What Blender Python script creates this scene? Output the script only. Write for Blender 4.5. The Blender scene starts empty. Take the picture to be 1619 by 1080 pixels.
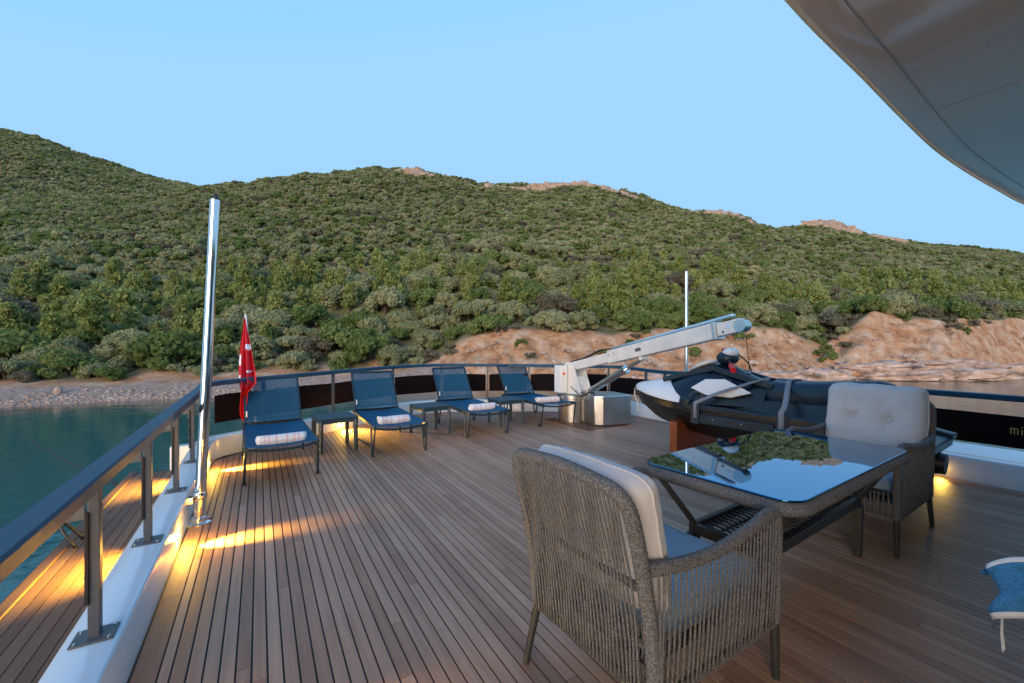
import bpy, bmesh, math, random
import numpy as np
from mathutils import Vector, Matrix, noise as mnoise

SC = bpy.context.scene
COL = SC.collection
R = math.radians
random.seed(7)
RNG = np.random.default_rng(11)

# ------------------------------------------------------------------ camera, sky, sun, exposure
F, CX, CY, EYE = 675.0, 809.5, 540.0, 1.4
YAW = math.atan((CX - 410) / F)
CA, SA = math.cos(YAW), math.sin(YAW)
cam_d = bpy.data.cameras.new("camera")
cam_d.sensor_width = 36.0
cam_d.lens = F / 1619 * 36.0
cam_d.clip_start = 0.05
cam_d.clip_end = 5000
cam = bpy.data.objects.new("camera", cam_d)
COL.objects.link(cam)
cam.location = (0, 0, EYE)
cam.rotation_euler = (math.pi / 2, 0, -YAW)
SC.camera = cam

SUN_AZ = math.atan2(-0.73, -0.68)      # compass style: angle from +Y towards +X
SUN_EL = R(9)
world = bpy.data.worlds.new("World")
SC.world = world
world.use_nodes = True
wn, wl = world.node_tree.nodes, world.node_tree.links
bg = wn["Background"]
sky = wn.new("ShaderNodeTexSky")
sky.sky_type = 'NISHITA'
sky.sun_disc = False
sky.sun_elevation = SUN_EL
sky.sun_rotation = SUN_AZ
sky.air_density = 1.0
sky.dust_density = 0.3
sky.ozone_density = 2.5
tint = wn.new("ShaderNodeMix"); tint.data_type = 'RGBA'; tint.blend_type = 'MULTIPLY'
tint.inputs[0].default_value = 1.0
tint.inputs[7].default_value = (1.05, 1.20, 1.42, 1)
wl.new(sky.outputs[0], tint.inputs[6])
evenly = wn.new("ShaderNodeMix"); evenly.data_type = 'RGBA'; evenly.blend_type = 'DARKEN'   # a hazeless dusk sky: no bright rim at the horizon
evenly.inputs[0].default_value = 1.0
evenly.inputs[7].default_value = (0.735, 1.35, 2.02, 1)
wl.new(tint.outputs[2], evenly.inputs[6])
wl.new(evenly.outputs[2], bg.inputs[0])
bg.inputs[1].default_value = 0.15

sun_d = bpy.data.lights.new("sun", 'SUN')
sun_d.energy = 1.2
sun_d.angle = R(38)
sun_d.color = (1.0, 0.74, 0.54)
sun = bpy.data.objects.new("sun", sun_d)
COL.objects.link(sun)
sd = Vector((math.sin(SUN_AZ) * math.cos(SUN_EL), math.cos(SUN_AZ) * math.cos(SUN_EL), math.sin(SUN_EL)))
sun.rotation_euler = (-sd).to_track_quat('-Z', 'Y').to_euler()

SC.view_settings.view_transform = 'Standard'
SC.view_settings.look = 'None'
SC.view_settings.exposure = 1.75
SC.view_settings.gamma = 1.0
SC.view_settings.use_curve_mapping = False
SC.cycles.max_bounces = 8
SC.cycles.transparent_max_bounces = 12
SC.cycles.sample_clamp_indirect = 6.0

# ------------------------------------------------------------------ materials
def mat(name):
    m = bpy.data.materials.new(name); m.use_nodes = True
    return m, m.node_tree.nodes, m.node_tree.links, m.node_tree.nodes["Principled BSDF"]

def setp(b, **k):
    for a, v in k.items():
        b.inputs[a.replace('_', ' ')].default_value = v

def simple(name, col, rough=0.5, metal=0.0, var=0.0, nscale=6.0, bump=0.0, bscale=60.0, spec=0.5, coat=0.0):
    m, n, l, b = mat(name)
    b.inputs['Base Color'].default_value = (*col, 1)
    b.inputs['Roughness'].default_value = rough
    b.inputs['Metallic'].default_value = metal
    b.inputs['Specular IOR Level'].default_value = spec
    if coat: b.inputs['Coat Weight'].default_value = coat; b.inputs['Coat Roughness'].default_value = 0.05
    tc = n.new("ShaderNodeTexCoord")
    if var:
        t = n.new("ShaderNodeTexNoise"); t.inputs['Scale'].default_value = nscale; t.inputs['Detail'].default_value = 6
        l.new(tc.outputs['Object'], t.inputs['Vector'])
        r = n.new("ShaderNodeValToRGB")
        r.color_ramp.elements[0].position = 0.3; r.color_ramp.elements[1].position = 0.72
        r.color_ramp.elements[0].color = (*[c * (1 - var) for c in col], 1)
        r.color_ramp.elements[1].color = (*[min(1, c * (1 + var)) for c in col], 1)
        l.new(t.outputs[0], r.inputs[0]); l.new(r.outputs[0], b.inputs['Base Color'])
        mr = n.new("ShaderNodeMapRange"); mr.inputs[3].default_value = max(0.02, rough * 0.8); mr.inputs[4].default_value = min(1, rough * 1.2)
        l.new(t.outputs[0], mr.inputs[0]); l.new(mr.outputs[0], b.inputs['Roughness'])
    if bump:
        t2 = n.new("ShaderNodeTexNoise"); t2.inputs['Scale'].default_value = bscale; t2.inputs['Detail'].default_value = 4
        l.new(tc.outputs['Object'], t2.inputs['Vector'])
        bp = n.new("ShaderNodeBump"); bp.inputs['Strength'].default_value = bump; bp.inputs['Distance'].default_value = 0.01
        l.new(t2.outputs[0], bp.inputs['Height']); l.new(bp.outputs[0], b.inputs['Normal'])
    return m

def teak(name, dark, mid, light, axis_scale=(38, 1.6, 38)):
    m, n, l, b = mat(name)
    oi = n.new("ShaderNodeObjectInfo")
    at = n.new("ShaderNodeAttribute"); at.attribute_name = "tone"
    add = n.new("ShaderNodeMath"); add.operation = 'ADD'
    l.new(oi.outputs['Random'], add.inputs[0]); l.new(at.outputs['Fac'], add.inputs[1])
    fr = n.new("ShaderNodeMath"); fr.operation = 'FRACT'; l.new(add.outputs[0], fr.inputs[0])
    geo = n.new("ShaderNodeNewGeometry")
    mp = n.new("ShaderNodeMapping"); mp.inputs['Scale'].default_value = axis_scale
    off = n.new("ShaderNodeCombineXYZ"); mm = n.new("ShaderNodeMath"); mm.operation = 'MULTIPLY'; mm.inputs[1].default_value = 37.0
    l.new(fr.outputs[0], mm.inputs[0]); l.new(mm.outputs[0], off.inputs[2]); l.new(off.outputs[0], mp.inputs['Location'])
    l.new(geo.outputs['Position'], mp.inputs['Vector'])
    g = n.new("ShaderNodeTexNoise"); g.inputs['Scale'].default_value = 1.0; g.inputs['Detail'].default_value = 7; g.inputs['Roughness'].default_value = 0.65
    l.new(mp.outputs[0], g.inputs['Vector'])
    big = n.new("ShaderNodeTexNoise"); big.inputs['Scale'].default_value = 1.1; big.inputs['Detail'].default_value = 4
    l.new(geo.outputs['Position'], big.inputs['Vector'])
    # plank tone + grain + weather patches
    s1 = n.new("ShaderNodeMath"); s1.operation = 'MULTIPLY_ADD'; s1.inputs[1].default_value = 0.28; s1.inputs[2].default_value = 0.06
    l.new(fr.outputs[0], s1.inputs[0])
    s2 = n.new("ShaderNodeMath"); s2.operation = 'MULTIPLY_ADD'; s2.inputs[1].default_value = 0.62
    l.new(g.outputs[0], s2.inputs[0]); l.new(s1.outputs[0], s2.inputs[2])
    s3 = n.new("ShaderNodeMath"); s3.operation = 'MULTIPLY_ADD'; s3.inputs[1].default_value = 0.45
    l.new(big.outputs[0], s3.inputs[0]); l.new(s2.outputs[0], s3.inputs[2])
    r = n.new("ShaderNodeValToRGB")
    e = r.color_ramp.elements
    e[0].position = 0.40; e[0].color = (*dark, 1); e[1].position = 1.05 if False else 1.0; e[1].color = (*light, 1)
    k = e.new(0.70); k.color = (*mid, 1)
    l.new(s3.outputs[0], r.inputs[0]); l.new(r.outputs[0], b.inputs['Base Color'])
    mr = n.new("ShaderNodeMapRange"); mr.inputs[3].default_value = 0.42; mr.inputs[4].default_value = 0.72
    l.new(g.outputs[0], mr.inputs[0]); l.new(mr.outputs[0], b.inputs['Roughness'])
    bp = n.new("ShaderNodeBump"); bp.inputs['Strength'].default_value = 0.25; bp.inputs['Distance'].default_value = 0.002
    l.new(g.outputs[0], bp.inputs['Height']); l.new(bp.outputs[0], b.inputs['Normal'])
    return m

M = {}
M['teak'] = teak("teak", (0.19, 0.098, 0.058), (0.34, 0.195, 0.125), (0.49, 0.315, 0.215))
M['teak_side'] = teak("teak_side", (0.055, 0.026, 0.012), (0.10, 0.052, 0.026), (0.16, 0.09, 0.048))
M['caulk'] = simple("caulk", (0.012, 0.013, 0.014), 0.7)
M['gelcoat'] = simple("gelcoat", (0.66, 0.73, 0.77), 0.22, var=0.04, nscale=1.5, coat=0.3)
M['ceiling'] = simple("ceiling_gelcoat", (0.93, 0.84, 0.70), 0.09, var=0.04, nscale=1.2, spec=0.8, coat=0.5)
M['hull'] = simple("hull_paint", (0.65, 0.67, 0.68), 0.25)
M['rail'] = simple("rail_paint", (0.012, 0.062, 0.115), 0.45, var=0.12, nscale=14, bump=0.03, bscale=300)
M['post'] = simple("post_paint", (0.075, 0.085, 0.095), 0.38, var=0.1, nscale=20)
M['strip'] = simple("black_rubber", (0.01, 0.01, 0.012), 0.55)
M['plate'] = simple("grey_plate", (0.11, 0.12, 0.125), 0.5, var=0.1, nscale=30)
M['canvas'] = simple("dark_canvas", (0.006, 0.003, 0.004), 0.85, spec=0.15, var=0.3, nscale=4, bump=0.1, bscale=40)
M['steel'] = simple("polished_steel", (0.75, 0.75, 0.74), 0.10, metal=1.0, var=0.05, nscale=3)
M['brushed'] = simple("brushed_steel", (0.62, 0.60, 0.57), 0.30, metal=1.0, var=0.12, nscale=5, bump=0.05, bscale=30)
M['crane'] = simple("crane_aluminium", (0.80, 0.78, 0.74), 0.38, metal=0.15, var=0.1, nscale=5)
M['white'] = simple("white_paint", (0.78, 0.78, 0.77), 0.35, var=0.04, nscale=8)
M['orange'] = simple("orange_plastic", (0.85, 0.16, 0.01), 0.4)
M['black'] = simple("black_plastic", (0.012, 0.013, 0.015), 0.4)
M['navy'] = simple("dark_hull_plastic", (0.003, 0.010, 0.018), 0.28, var=0.2, nscale=8, bump=0.06, bscale=250)
M['navyseat'] = simple("vinyl_seat", (0.004, 0.022, 0.040), 0.40, var=0.15, nscale=5, bump=0.12, bscale=200)
M['skiwhite'] = simple("ski_white", (0.80, 0.80, 0.80), 0.25, var=0.03)
M['red'] = simple("red_grip", (0.75, 0.015, 0.02), 0.4)
M['web'] = simple("grey_webbing", (0.24, 0.25, 0.27), 0.8, var=0.15, nscale=60, bump=0.3, bscale=400)
M['mahog'] = simple("mahogany", (0.22, 0.052, 0.018), 0.4, var=0.3, nscale=9)
M['chockwood'] = simple('stained_board', (0.16, 0.075, 0.04), 0.6, var=0.4, nscale=7)
M['cushion'] = None
M['legs'] = simple("olive_grey_metal", (0.030, 0.033, 0.030), 0.45, var=0.1, nscale=20)
M['loungeframe'] = simple("lounger_frame", (0.012, 0.030, 0.045), 0.38, var=0.1, nscale=15)
M['sidetable'] = simple("side_table_plastic", (0.025, 0.055, 0.072), 0.5, var=0.1, nscale=25, bump=0.1, bscale=200)
M['darkmetal'] = simple("dark_table_metal", (0.018, 0.020, 0.022), 0.45)
M['flagred'] = simple("flag_red", (0.62, 0.008, 0.012), 0.75, bump=0.1, bscale=300)
M['flagwhite'] = simple("flag_white", (0.8, 0.8, 0.8), 0.75)
M['rope_white'] = simple("white_rope", (0.7, 0.68, 0.62), 0.8, bump=0.3, bscale=200)
M['rope_dark'] = simple("dark_line", (0.02, 0.03, 0.035), 0.8)
M['gold'] = simple("gold_lettering", (0.7, 0.45, 0.12), 0.35, metal=0.6)
M['bark'] = simple("bark", (0.075, 0.055, 0.040), 0.9, var=0.3, nscale=3)

def fabric(name, col, scale=420.0, var=0.06, bump=0.35):
    m, n, l, b = mat(name)
    b.inputs['Roughness'].default_value = 0.85
    b.inputs['Sheen Weight'].default_value = 0.15
    tc = n.new("ShaderNodeTexCoord")
    t = n.new("ShaderNodeTexNoise"); t.inputs['Scale'].default_value = scale; t.inputs['Detail'].default_value = 2
    big = n.new("ShaderNodeTexNoise"); big.inputs['Scale'].default_value = 9; big.inputs['Detail'].default_value = 5
    l.new(tc.outputs['Object'], t.inputs['Vector']); l.new(tc.outputs['Object'], big.inputs['Vector'])
    mx = n.new("ShaderNodeMath"); mx.operation = 'ADD'; l.new(t.outputs[0], mx.inputs[0]); l.new(big.outputs[0], mx.inputs[1])
    r = n.new("ShaderNodeValToRGB"); r.color_ramp.elements[0].position = 0.7; r.color_ramp.elements[1].position = 1.3 if False else 1.0
    r.color_ramp.elements[0].color = (*[c * (1 - var) for c in col], 1); r.color_ramp.elements[1].color = (*[min(1, c * (1 + var)) for c in col], 1)
    sc = n.new("ShaderNodeMath"); sc.operation = 'MULTIPLY'; sc.inputs[1].default_value = 0.85
    l.new(mx.outputs[0], sc.inputs[0]); l.new(sc.outputs[0], r.inputs[0]); l.new(r.outputs[0], b.inputs['Base Color'])
    bp = n.new("ShaderNodeBump"); bp.inputs['Strength'].default_value = bump; bp.inputs['Distance'].default_value = 0.002
    l.new(t.outputs[0], bp.inputs['Height'])
    wr = n.new("ShaderNodeBump"); wr.inputs['Strength'].default_value = 0.3; wr.inputs['Distance'].default_value = 0.03
    l.new(big.outputs[0], wr.inputs['Height']); l.new(bp.outputs[0], wr.inputs['Normal']); l.new(wr.outputs[0], b.inputs['Normal'])
    return m
M['cushion'] = fabric("cushion_linen", (0.52, 0.52, 0.52))
M['seatcushion'] = fabric("seat_cushion_fabric", (0.20, 0.30, 0.37), bump=0.15)
M['towel_blue'] = fabric("blue_terry", (0.030, 0.17, 0.36), scale=160, var=0.35, bump=0.9)
M['towel_hem'] = fabric("white_hem", (0.72, 0.72, 0.72), scale=200)

def rope_mat():
    m, n, l, b = mat("woven_rope")
    b.inputs['Roughness'].default_value = 0.85
    tc = n.new("ShaderNodeTexCoord")
    t = n.new("ShaderNodeTexNoise"); t.inputs['Scale'].default_value = 230; t.inputs['Detail'].default_value = 2
    v = n.new("ShaderNodeTexVoronoi"); v.inputs['Scale'].default_value = 190
    l.new(tc.outputs['Object'], t.inputs['Vector']); l.new(tc.outputs['Object'], v.inputs['Vector'])
    r = n.new("ShaderNodeValToRGB")
    r.color_ramp.elements[0].position = 0.36; r.color_ramp.elements[0].color = (0.042, 0.044, 0.045, 1)
    r.color_ramp.elements[1].position = 0.66; r.color_ramp.elements[1].color = (0.205, 0.205, 0.200, 1)
    l.new(t.outputs[0], r.inputs[0]); l.new(r.outputs[0], b.inputs['Base Color'])
    bp = n.new("ShaderNodeBump"); bp.inputs['Strength'].default_value = 0.8; bp.inputs['Distance'].default_value = 0.002
    l.new(v.outputs[0], bp.inputs['Height']); l.new(bp.outputs[0], b.inputs['Normal'])
    return m
M['rope'] = rope_mat()

def sling_mat():
    m, n, l, b = mat("mesh_sling")
    b.inputs['Base Color'].default_value = (0.012, 0.075, 0.135, 1)
    b.inputs['Roughness'].default_value = 0.6
    tc = n.new("ShaderNodeTexCoord")
    t = n.new("ShaderNodeTexNoise"); t.inputs['Scale'].default_value = 8; t.inputs['Detail'].default_value = 4
    l.new(tc.outputs['Object'], t.inputs['Vector'])
    r = n.new("ShaderNodeValToRGB")
    r.color_ramp.elements[0].color = (0.004, 0.058, 0.115, 1); r.color_ramp.elements[1].color = (0.006, 0.082, 0.155, 1)
    l.new(t.outputs[0], r.inputs[0]); l.new(r.outputs[0], b.inputs['Base Color'])
    tr = n.new("ShaderNodeBsdfTransparent"); mx = n.new("ShaderNodeMixShader"); mx.inputs[0].default_value = 0.20
    l.new(b.outputs[0], mx.inputs[1]); l.new(tr.outputs[0], mx.inputs[2])
    l.new(mx.outputs[0], n["Material Output"].inputs[0])
    return m
M['sling'] = sling_mat()
M['seatsling'] = simple('seat_sling_weave', (0.004, 0.075, 0.15), 0.65, var=0.15, nscale=8, bump=0.2, bscale=400, spec=0.25)

def glass_mat():
    m, n, l, b = mat("tinted_table_glass")
    setp(b, Base_Color=(0.062, 0.235, 0.43, 1), Roughness=0.012, Metallic=1.0)      # mirror coated, blue tinted pane
    b.inputs['Specular IOR Level'].default_value = 0.5
    tc = n.new("ShaderNodeTexCoord"); t = n.new("ShaderNodeTexNoise"); t.inputs['Scale'].default_value = 3; t.inputs['Detail'].default_value = 3
    l.new(tc.outputs['Object'], t.inputs['Vector'])
    bp = n.new("ShaderNodeBump"); bp.inputs['Strength'].default_value = 0.02; bp.inputs['Distance'].default_value = 0.01
    l.new(t.outputs[0], bp.inputs['Height']); l.new(bp.outputs[0], b.inputs['Normal'])
    return m
M['glass'] = glass_mat()

def lamp_mat():
    m, n, l, b = mat("lit_lens")
    setp(b, Base_Color=(1, 0.7, 0.2, 1))
    b.inputs['Emission Color'].default_value = (1.0, 0.62, 0.12, 1); b.inputs['Emission Strength'].default_value = 6.0
    return m
M['lens'] = lamp_mat()

def towel_stripe():
    m, n, l, b = mat("striped_towel")
    b.inputs['Roughness'].default_value = 0.9
    tc = n.new("ShaderNodeTexCoord"); sep = n.new("ShaderNodeSeparateXYZ"); l.new(tc.outputs['Object'], sep.inputs[0])
    ab = n.new("ShaderNodeMath"); ab.operation = 'ABSOLUTE'; l.new(sep.outputs[0], ab.inputs[0])
    # two pink lines across the roll and a broad pale band
    r = n.new("ShaderNodeValToRGB"); r.color_ramp.interpolation = 'LINEAR'
    sc = n.new("ShaderNodeMath"); sc.operation = 'MULTIPLY'; sc.inputs[1].default_value = 4.0; l.new(ab.outputs[0], sc.inputs[0])
    e = r.color_ramp.elements
    W, P, Q = (0.74, 0.73, 0.73, 1), (0.70, 0.22, 0.24, 1), (0.74, 0.56, 0.56, 1)
    e[0].position = 0.0; e[0].color = W
    e[1].position = 1.0; e[1].color = W
    for p, c in ((0.16, W), (0.19, P), (0.22, W), (0.40, W), (0.43, Q), (0.50, Q), (0.53, W), (0.60, W), (0.63, P), (0.65, W)):
        k = e.new(p); k.color = c
    l.new(sc.outputs[0], r.inputs[0]); l.new(r.outputs[0], b.inputs['Base Color'])
    t = n.new("ShaderNodeTexNoise"); t.inputs['Scale'].default_value = 130; l.new(tc.outputs['Object'], t.inputs['Vector'])
    bp = n.new("ShaderNodeBump"); bp.inputs['Strength'].default_value = 0.9; bp.inputs['Distance'].default_value = 0.004
    l.new(t.outputs[0], bp.inputs['Height']); l.new(bp.outputs[0], b.inputs['Normal'])
    return m
M['towel'] = towel_stripe()

def foliage(name, c1, c2, c3):
    m, n, l, b = mat(name)
    b.inputs['Roughness'].default_value = 0.7
    b.inputs['Specular IOR Level'].default_value = 0.2
    oi = n.new("ShaderNodeObjectInfo")
    geo = n.new("ShaderNodeNewGeometry")
    t = n.new("ShaderNodeTexNoise"); t.inputs['Scale'].default_value = 0.9; t.inputs['Detail'].default_value = 5
    l.new(geo.outputs['Position'], t.inputs['Vector'])
    br = n.new("ShaderNodeTexNoise"); br.inputs['Scale'].default_value = 0.035; br.inputs['Detail'].default_value = 3; l.new(geo.outputs['Position'], br.inputs['Vector'])
    a = n.new("ShaderNodeMath"); a.operation = 'MULTIPLY_ADD'; a.inputs[1].default_value = 0.40; l.new(oi.outputs['Random'], a.inputs[0])
    s0 = n.new("ShaderNodeMath"); s0.operation = 'MULTIPLY'; s0.inputs[1].default_value = 0.40; l.new(t.outputs[0], s0.inputs[0])
    s = n.new("ShaderNodeMath"); s.operation = 'MULTIPLY_ADD'; s.inputs[1].default_value = 0.50; l.new(br.outputs[0], s.inputs[0]); l.new(s0.outputs[0], s.inputs[2]); l.new(s.outputs[0], a.inputs[2])
    r = n.new("ShaderNodeValToRGB"); e = r.color_ramp.elements
    e[0].position = 0.2; e[0].color = (*c1, 1); e[1].position = 0.85; e[1].color = (*c3, 1); k = e.new(0.52); k.color = (*c2, 1)
    l.new(a.outputs[0], r.inputs[0]); l.new(r.outputs[0], b.inputs['Base Color'])
    tl = n.new("ShaderNodeBsdfTranslucent"); l.new(r.outputs[0], tl.inputs[0])
    mx = n.new("ShaderNodeMixShader"); mx.inputs[0].default_value = 0.45
    l.new(b.outputs[0], mx.inputs[1]); l.new(tl.outputs[0], mx.inputs[2]); l.new(mx.outputs[0], n["Material Output"].inputs[0])
    return m
M['f_olive'] = foliage("foliage_olive", (0.180, 0.205, 0.095), (0.295, 0.315, 0.160), (0.42, 0.425, 0.235))
M['f_green'] = foliage("foliage_green", (0.095, 0.145, 0.044), (0.160, 0.220, 0.066), (0.240, 0.300, 0.100))
M['f_pine'] = foliage("foliage_pine", (0.210, 0.260, 0.075), (0.290, 0.340, 0.105), (0.36, 0.40, 0.140))
M['f_dry'] = foliage("foliage_dry", (0.105, 0.100, 0.060), (0.170, 0.155, 0.100), (0.24, 0.22, 0.150))

def land_mat():
    m, n, l, b = mat("land_soil")
    b.inputs['Roughness'].default_value = 0.95; b.inputs['Specular IOR Level'].default_value = 0.15
    geo = n.new("ShaderNodeNewGeometry")
    def nz(s, d=6, mp=None):
        t = n.new("ShaderNodeTexNoise"); t.inputs['Scale'].default_value = s; t.inputs['Detail'].default_value = d; t.inputs['Roughness'].default_value = 0.62
        l.new(mp.outputs[0] if mp else geo.outputs['Position'], t.inputs['Vector']); return t
    def ramp(src, *st):
        r = n.new("ShaderNodeValToRGB"); e = r.color_ramp.elements
        e[0].position, e[0].color = st[0][0], (*st[0][1], 1); e[1].position, e[1].color = st[-1][0], (*st[-1][1], 1)
        for p, c in st[1:-1]:
            k = e.new(p); k.color = (*c, 1)
        l.new(src.outputs[0], r.inputs[0]); return r
    mp = n.new("ShaderNodeMapping"); mp.inputs['Scale'].default_value = (1.3, 1.3, 1.9); l.new(geo.outputs['Position'], mp.inputs['Vector'])
    hill = ramp(nz(0.6), (0.3, (0.135, 0.140, 0.065)), (0.55, (0.20, 0.185, 0.10)), (0.75, (0.30, 0.25, 0.165)))
    bank = ramp(nz(0.42, 12, mp), (0.30, (0.20, 0.11, 0.065)), (0.42, (0.42, 0.215, 0.11)), (0.54, (0.50, 0.315, 0.195)), (0.68, (0.60, 0.46, 0.34)))
    beach = ramp(nz(2.4, 8), (0.3, (0.24, 0.165, 0.125)), (0.5, (0.38, 0.275, 0.215)), (0.72, (0.52, 0.42, 0.36)))
    at = n.new("ShaderNodeAttribute"); at.attribute_name = "bank"
    ab = n.new("ShaderNodeAttribute"); ab.attribute_name = "beach"
    m1 = n.new("ShaderNodeMix"); m1.data_type = 'RGBA'; l.new(at.outputs['Fac'], m1.inputs[0]); l.new(hill.outputs[0], m1.inputs[6]); l.new(bank.outputs[0], m1.inputs[7])
    m2 = n.new("ShaderNodeMix"); m2.data_type = 'RGBA'; l.new(ab.outputs['Fac'], m2.inputs[0]); l.new(m1.outputs[2], m2.inputs[6]); l.new(beach.outputs[0], m2.inputs[7])
    l.new(m2.outputs[2], b.inputs['Base Color'])
    bp = n.new("ShaderNodeBump"); bp.inputs['Strength'].default_value = 0.7; bp.inputs['Distance'].default_value = 0.25
    vo = n.new("ShaderNodeTexVoronoi"); vo.feature = 'DISTANCE_TO_EDGE'; vo.inputs['Scale'].default_value = 1.1; l.new(geo.outputs['Position'], vo.inputs['Vector'])
    cr_ = n.new("ShaderNodeMath"); cr_.operation = 'MULTIPLY_ADD'; cr_.inputs[1].default_value = 0.8; l.new(vo.outputs[0], cr_.inputs[0]); cr_.inputs[1].default_value = 0.4; l.new(nz(5.0, 10, None).outputs[0], cr_.inputs[2])
    l.new(cr_.outputs[0], bp.inputs['Height']); l.new(bp.outputs[0], b.inputs['Normal'])
    return m
M['land'] = land_mat()

def rock_mat(name, a, c, d, zs=2.5):
    m, n, l, b = mat(name)
    b.inputs['Roughness'].default_value = 0.9; b.inputs['Specular IOR Level'].default_value = 0.2
    geo = n.new("ShaderNodeNewGeometry")
    mp = n.new("ShaderNodeMapping"); mp.inputs['Scale'].default_value = (0.5, 0.5, zs); l.new(geo.outputs['Position'], mp.inputs['Vector'])
    t = n.new("ShaderNodeTexNoise"); t.inputs['Scale'].default_value = 1.3; t.inputs['Detail'].default_value = 9; t.inputs['Roughness'].default_value = 0.65
    l.new(mp.outputs[0], t.inputs['Vector'])
    r = n.new("ShaderNodeValToRGB"); e = r.color_ramp.elements
    e[0].position = 0.3; e[0].color = (*a, 1); e[1].position = 0.72; e[1].color = (*d, 1); k = e.new(0.5); k.color = (*c, 1)
    l.new(t.outputs[0], r.inputs[0]); l.new(r.outputs[0], b.inputs['Base Color'])
    bp = n.new("ShaderNodeBump"); bp.inputs['Strength'].default_value = 0.8; bp.inputs['Distance'].default_value = 0.15
    l.new(t.outputs[0], bp.inputs['Height']); l.new(bp.outputs[0], b.inputs['Normal'])
    return m
M['shorerock'] = rock_mat("shore_rock", (0.11, 0.075, 0.055), (0.44, 0.32, 0.26), (0.66, 0.55, 0.49), 0.9)
M['ridgerock'] = rock_mat("ridge_rock", (0.22, 0.15, 0.11), (0.42, 0.30, 0.23), (0.55, 0.43, 0.35), 1.0)
M['pebble'] = rock_mat("pebble_stone", (0.28, 0.19, 0.145), (0.42, 0.31, 0.25), (0.55, 0.44, 0.375), 1.0)

def water_mat():
    m, n, l, b = mat("sea_water")
    geo = n.new("ShaderNodeNewGeometry")
    sh = n.new("ShaderNodeAttribute"); sh.attribute_name = "shallow"
    r = n.new("ShaderNodeValToRGB"); e = r.color_ramp.elements
    e[0].position = 0.0; e[0].color = (0.004, 0.105, 0.108, 1); e[1].position = 1.0; e[1].color = (0.16, 0.125, 0.080, 1)
    k = e.new(0.45); k.color = (0.012, 0.120, 0.108, 1); k = e.new(0.8); k.color = (0.06, 0.085, 0.065, 1)
    l.new(sh.outputs['Fac'], r.inputs[0]); l.new(r.outputs[0], b.inputs['Base Color'])
    setp(b, Roughness=0.08, IOR=1.33)
    t = n.new("ShaderNodeTexNoise"); t.inputs['Scale'].default_value = 2.2; t.inputs['Detail'].default_value = 4
    t2 = n.new("ShaderNodeTexNoise"); t2.inputs['Scale'].default_value = 0.5; t2.inputs['Detail'].default_value = 2
    l.new(geo.outputs['Position'], t.inputs['Vector']); l.new(geo.outputs['Position'], t2.inputs['Vector'])
    ad = n.new("ShaderNodeMath"); ad.operation = 'MULTIPLY_ADD'; ad.inputs[1].default_value = 2.0
    l.new(t2.outputs[0], ad.inputs[0]); l.new(t.outputs[0], ad.inputs[2])
    bp = n.new("ShaderNodeBump"); bp.inputs['Strength'].default_value = 0.35; bp.inputs['Distance'].default_value = 0.05
    l.new(ad.outputs[0], bp.inputs['Height']); l.new(bp.outputs[0], b.inputs['Normal'])
    return m
M['water'] = water_mat()

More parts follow.
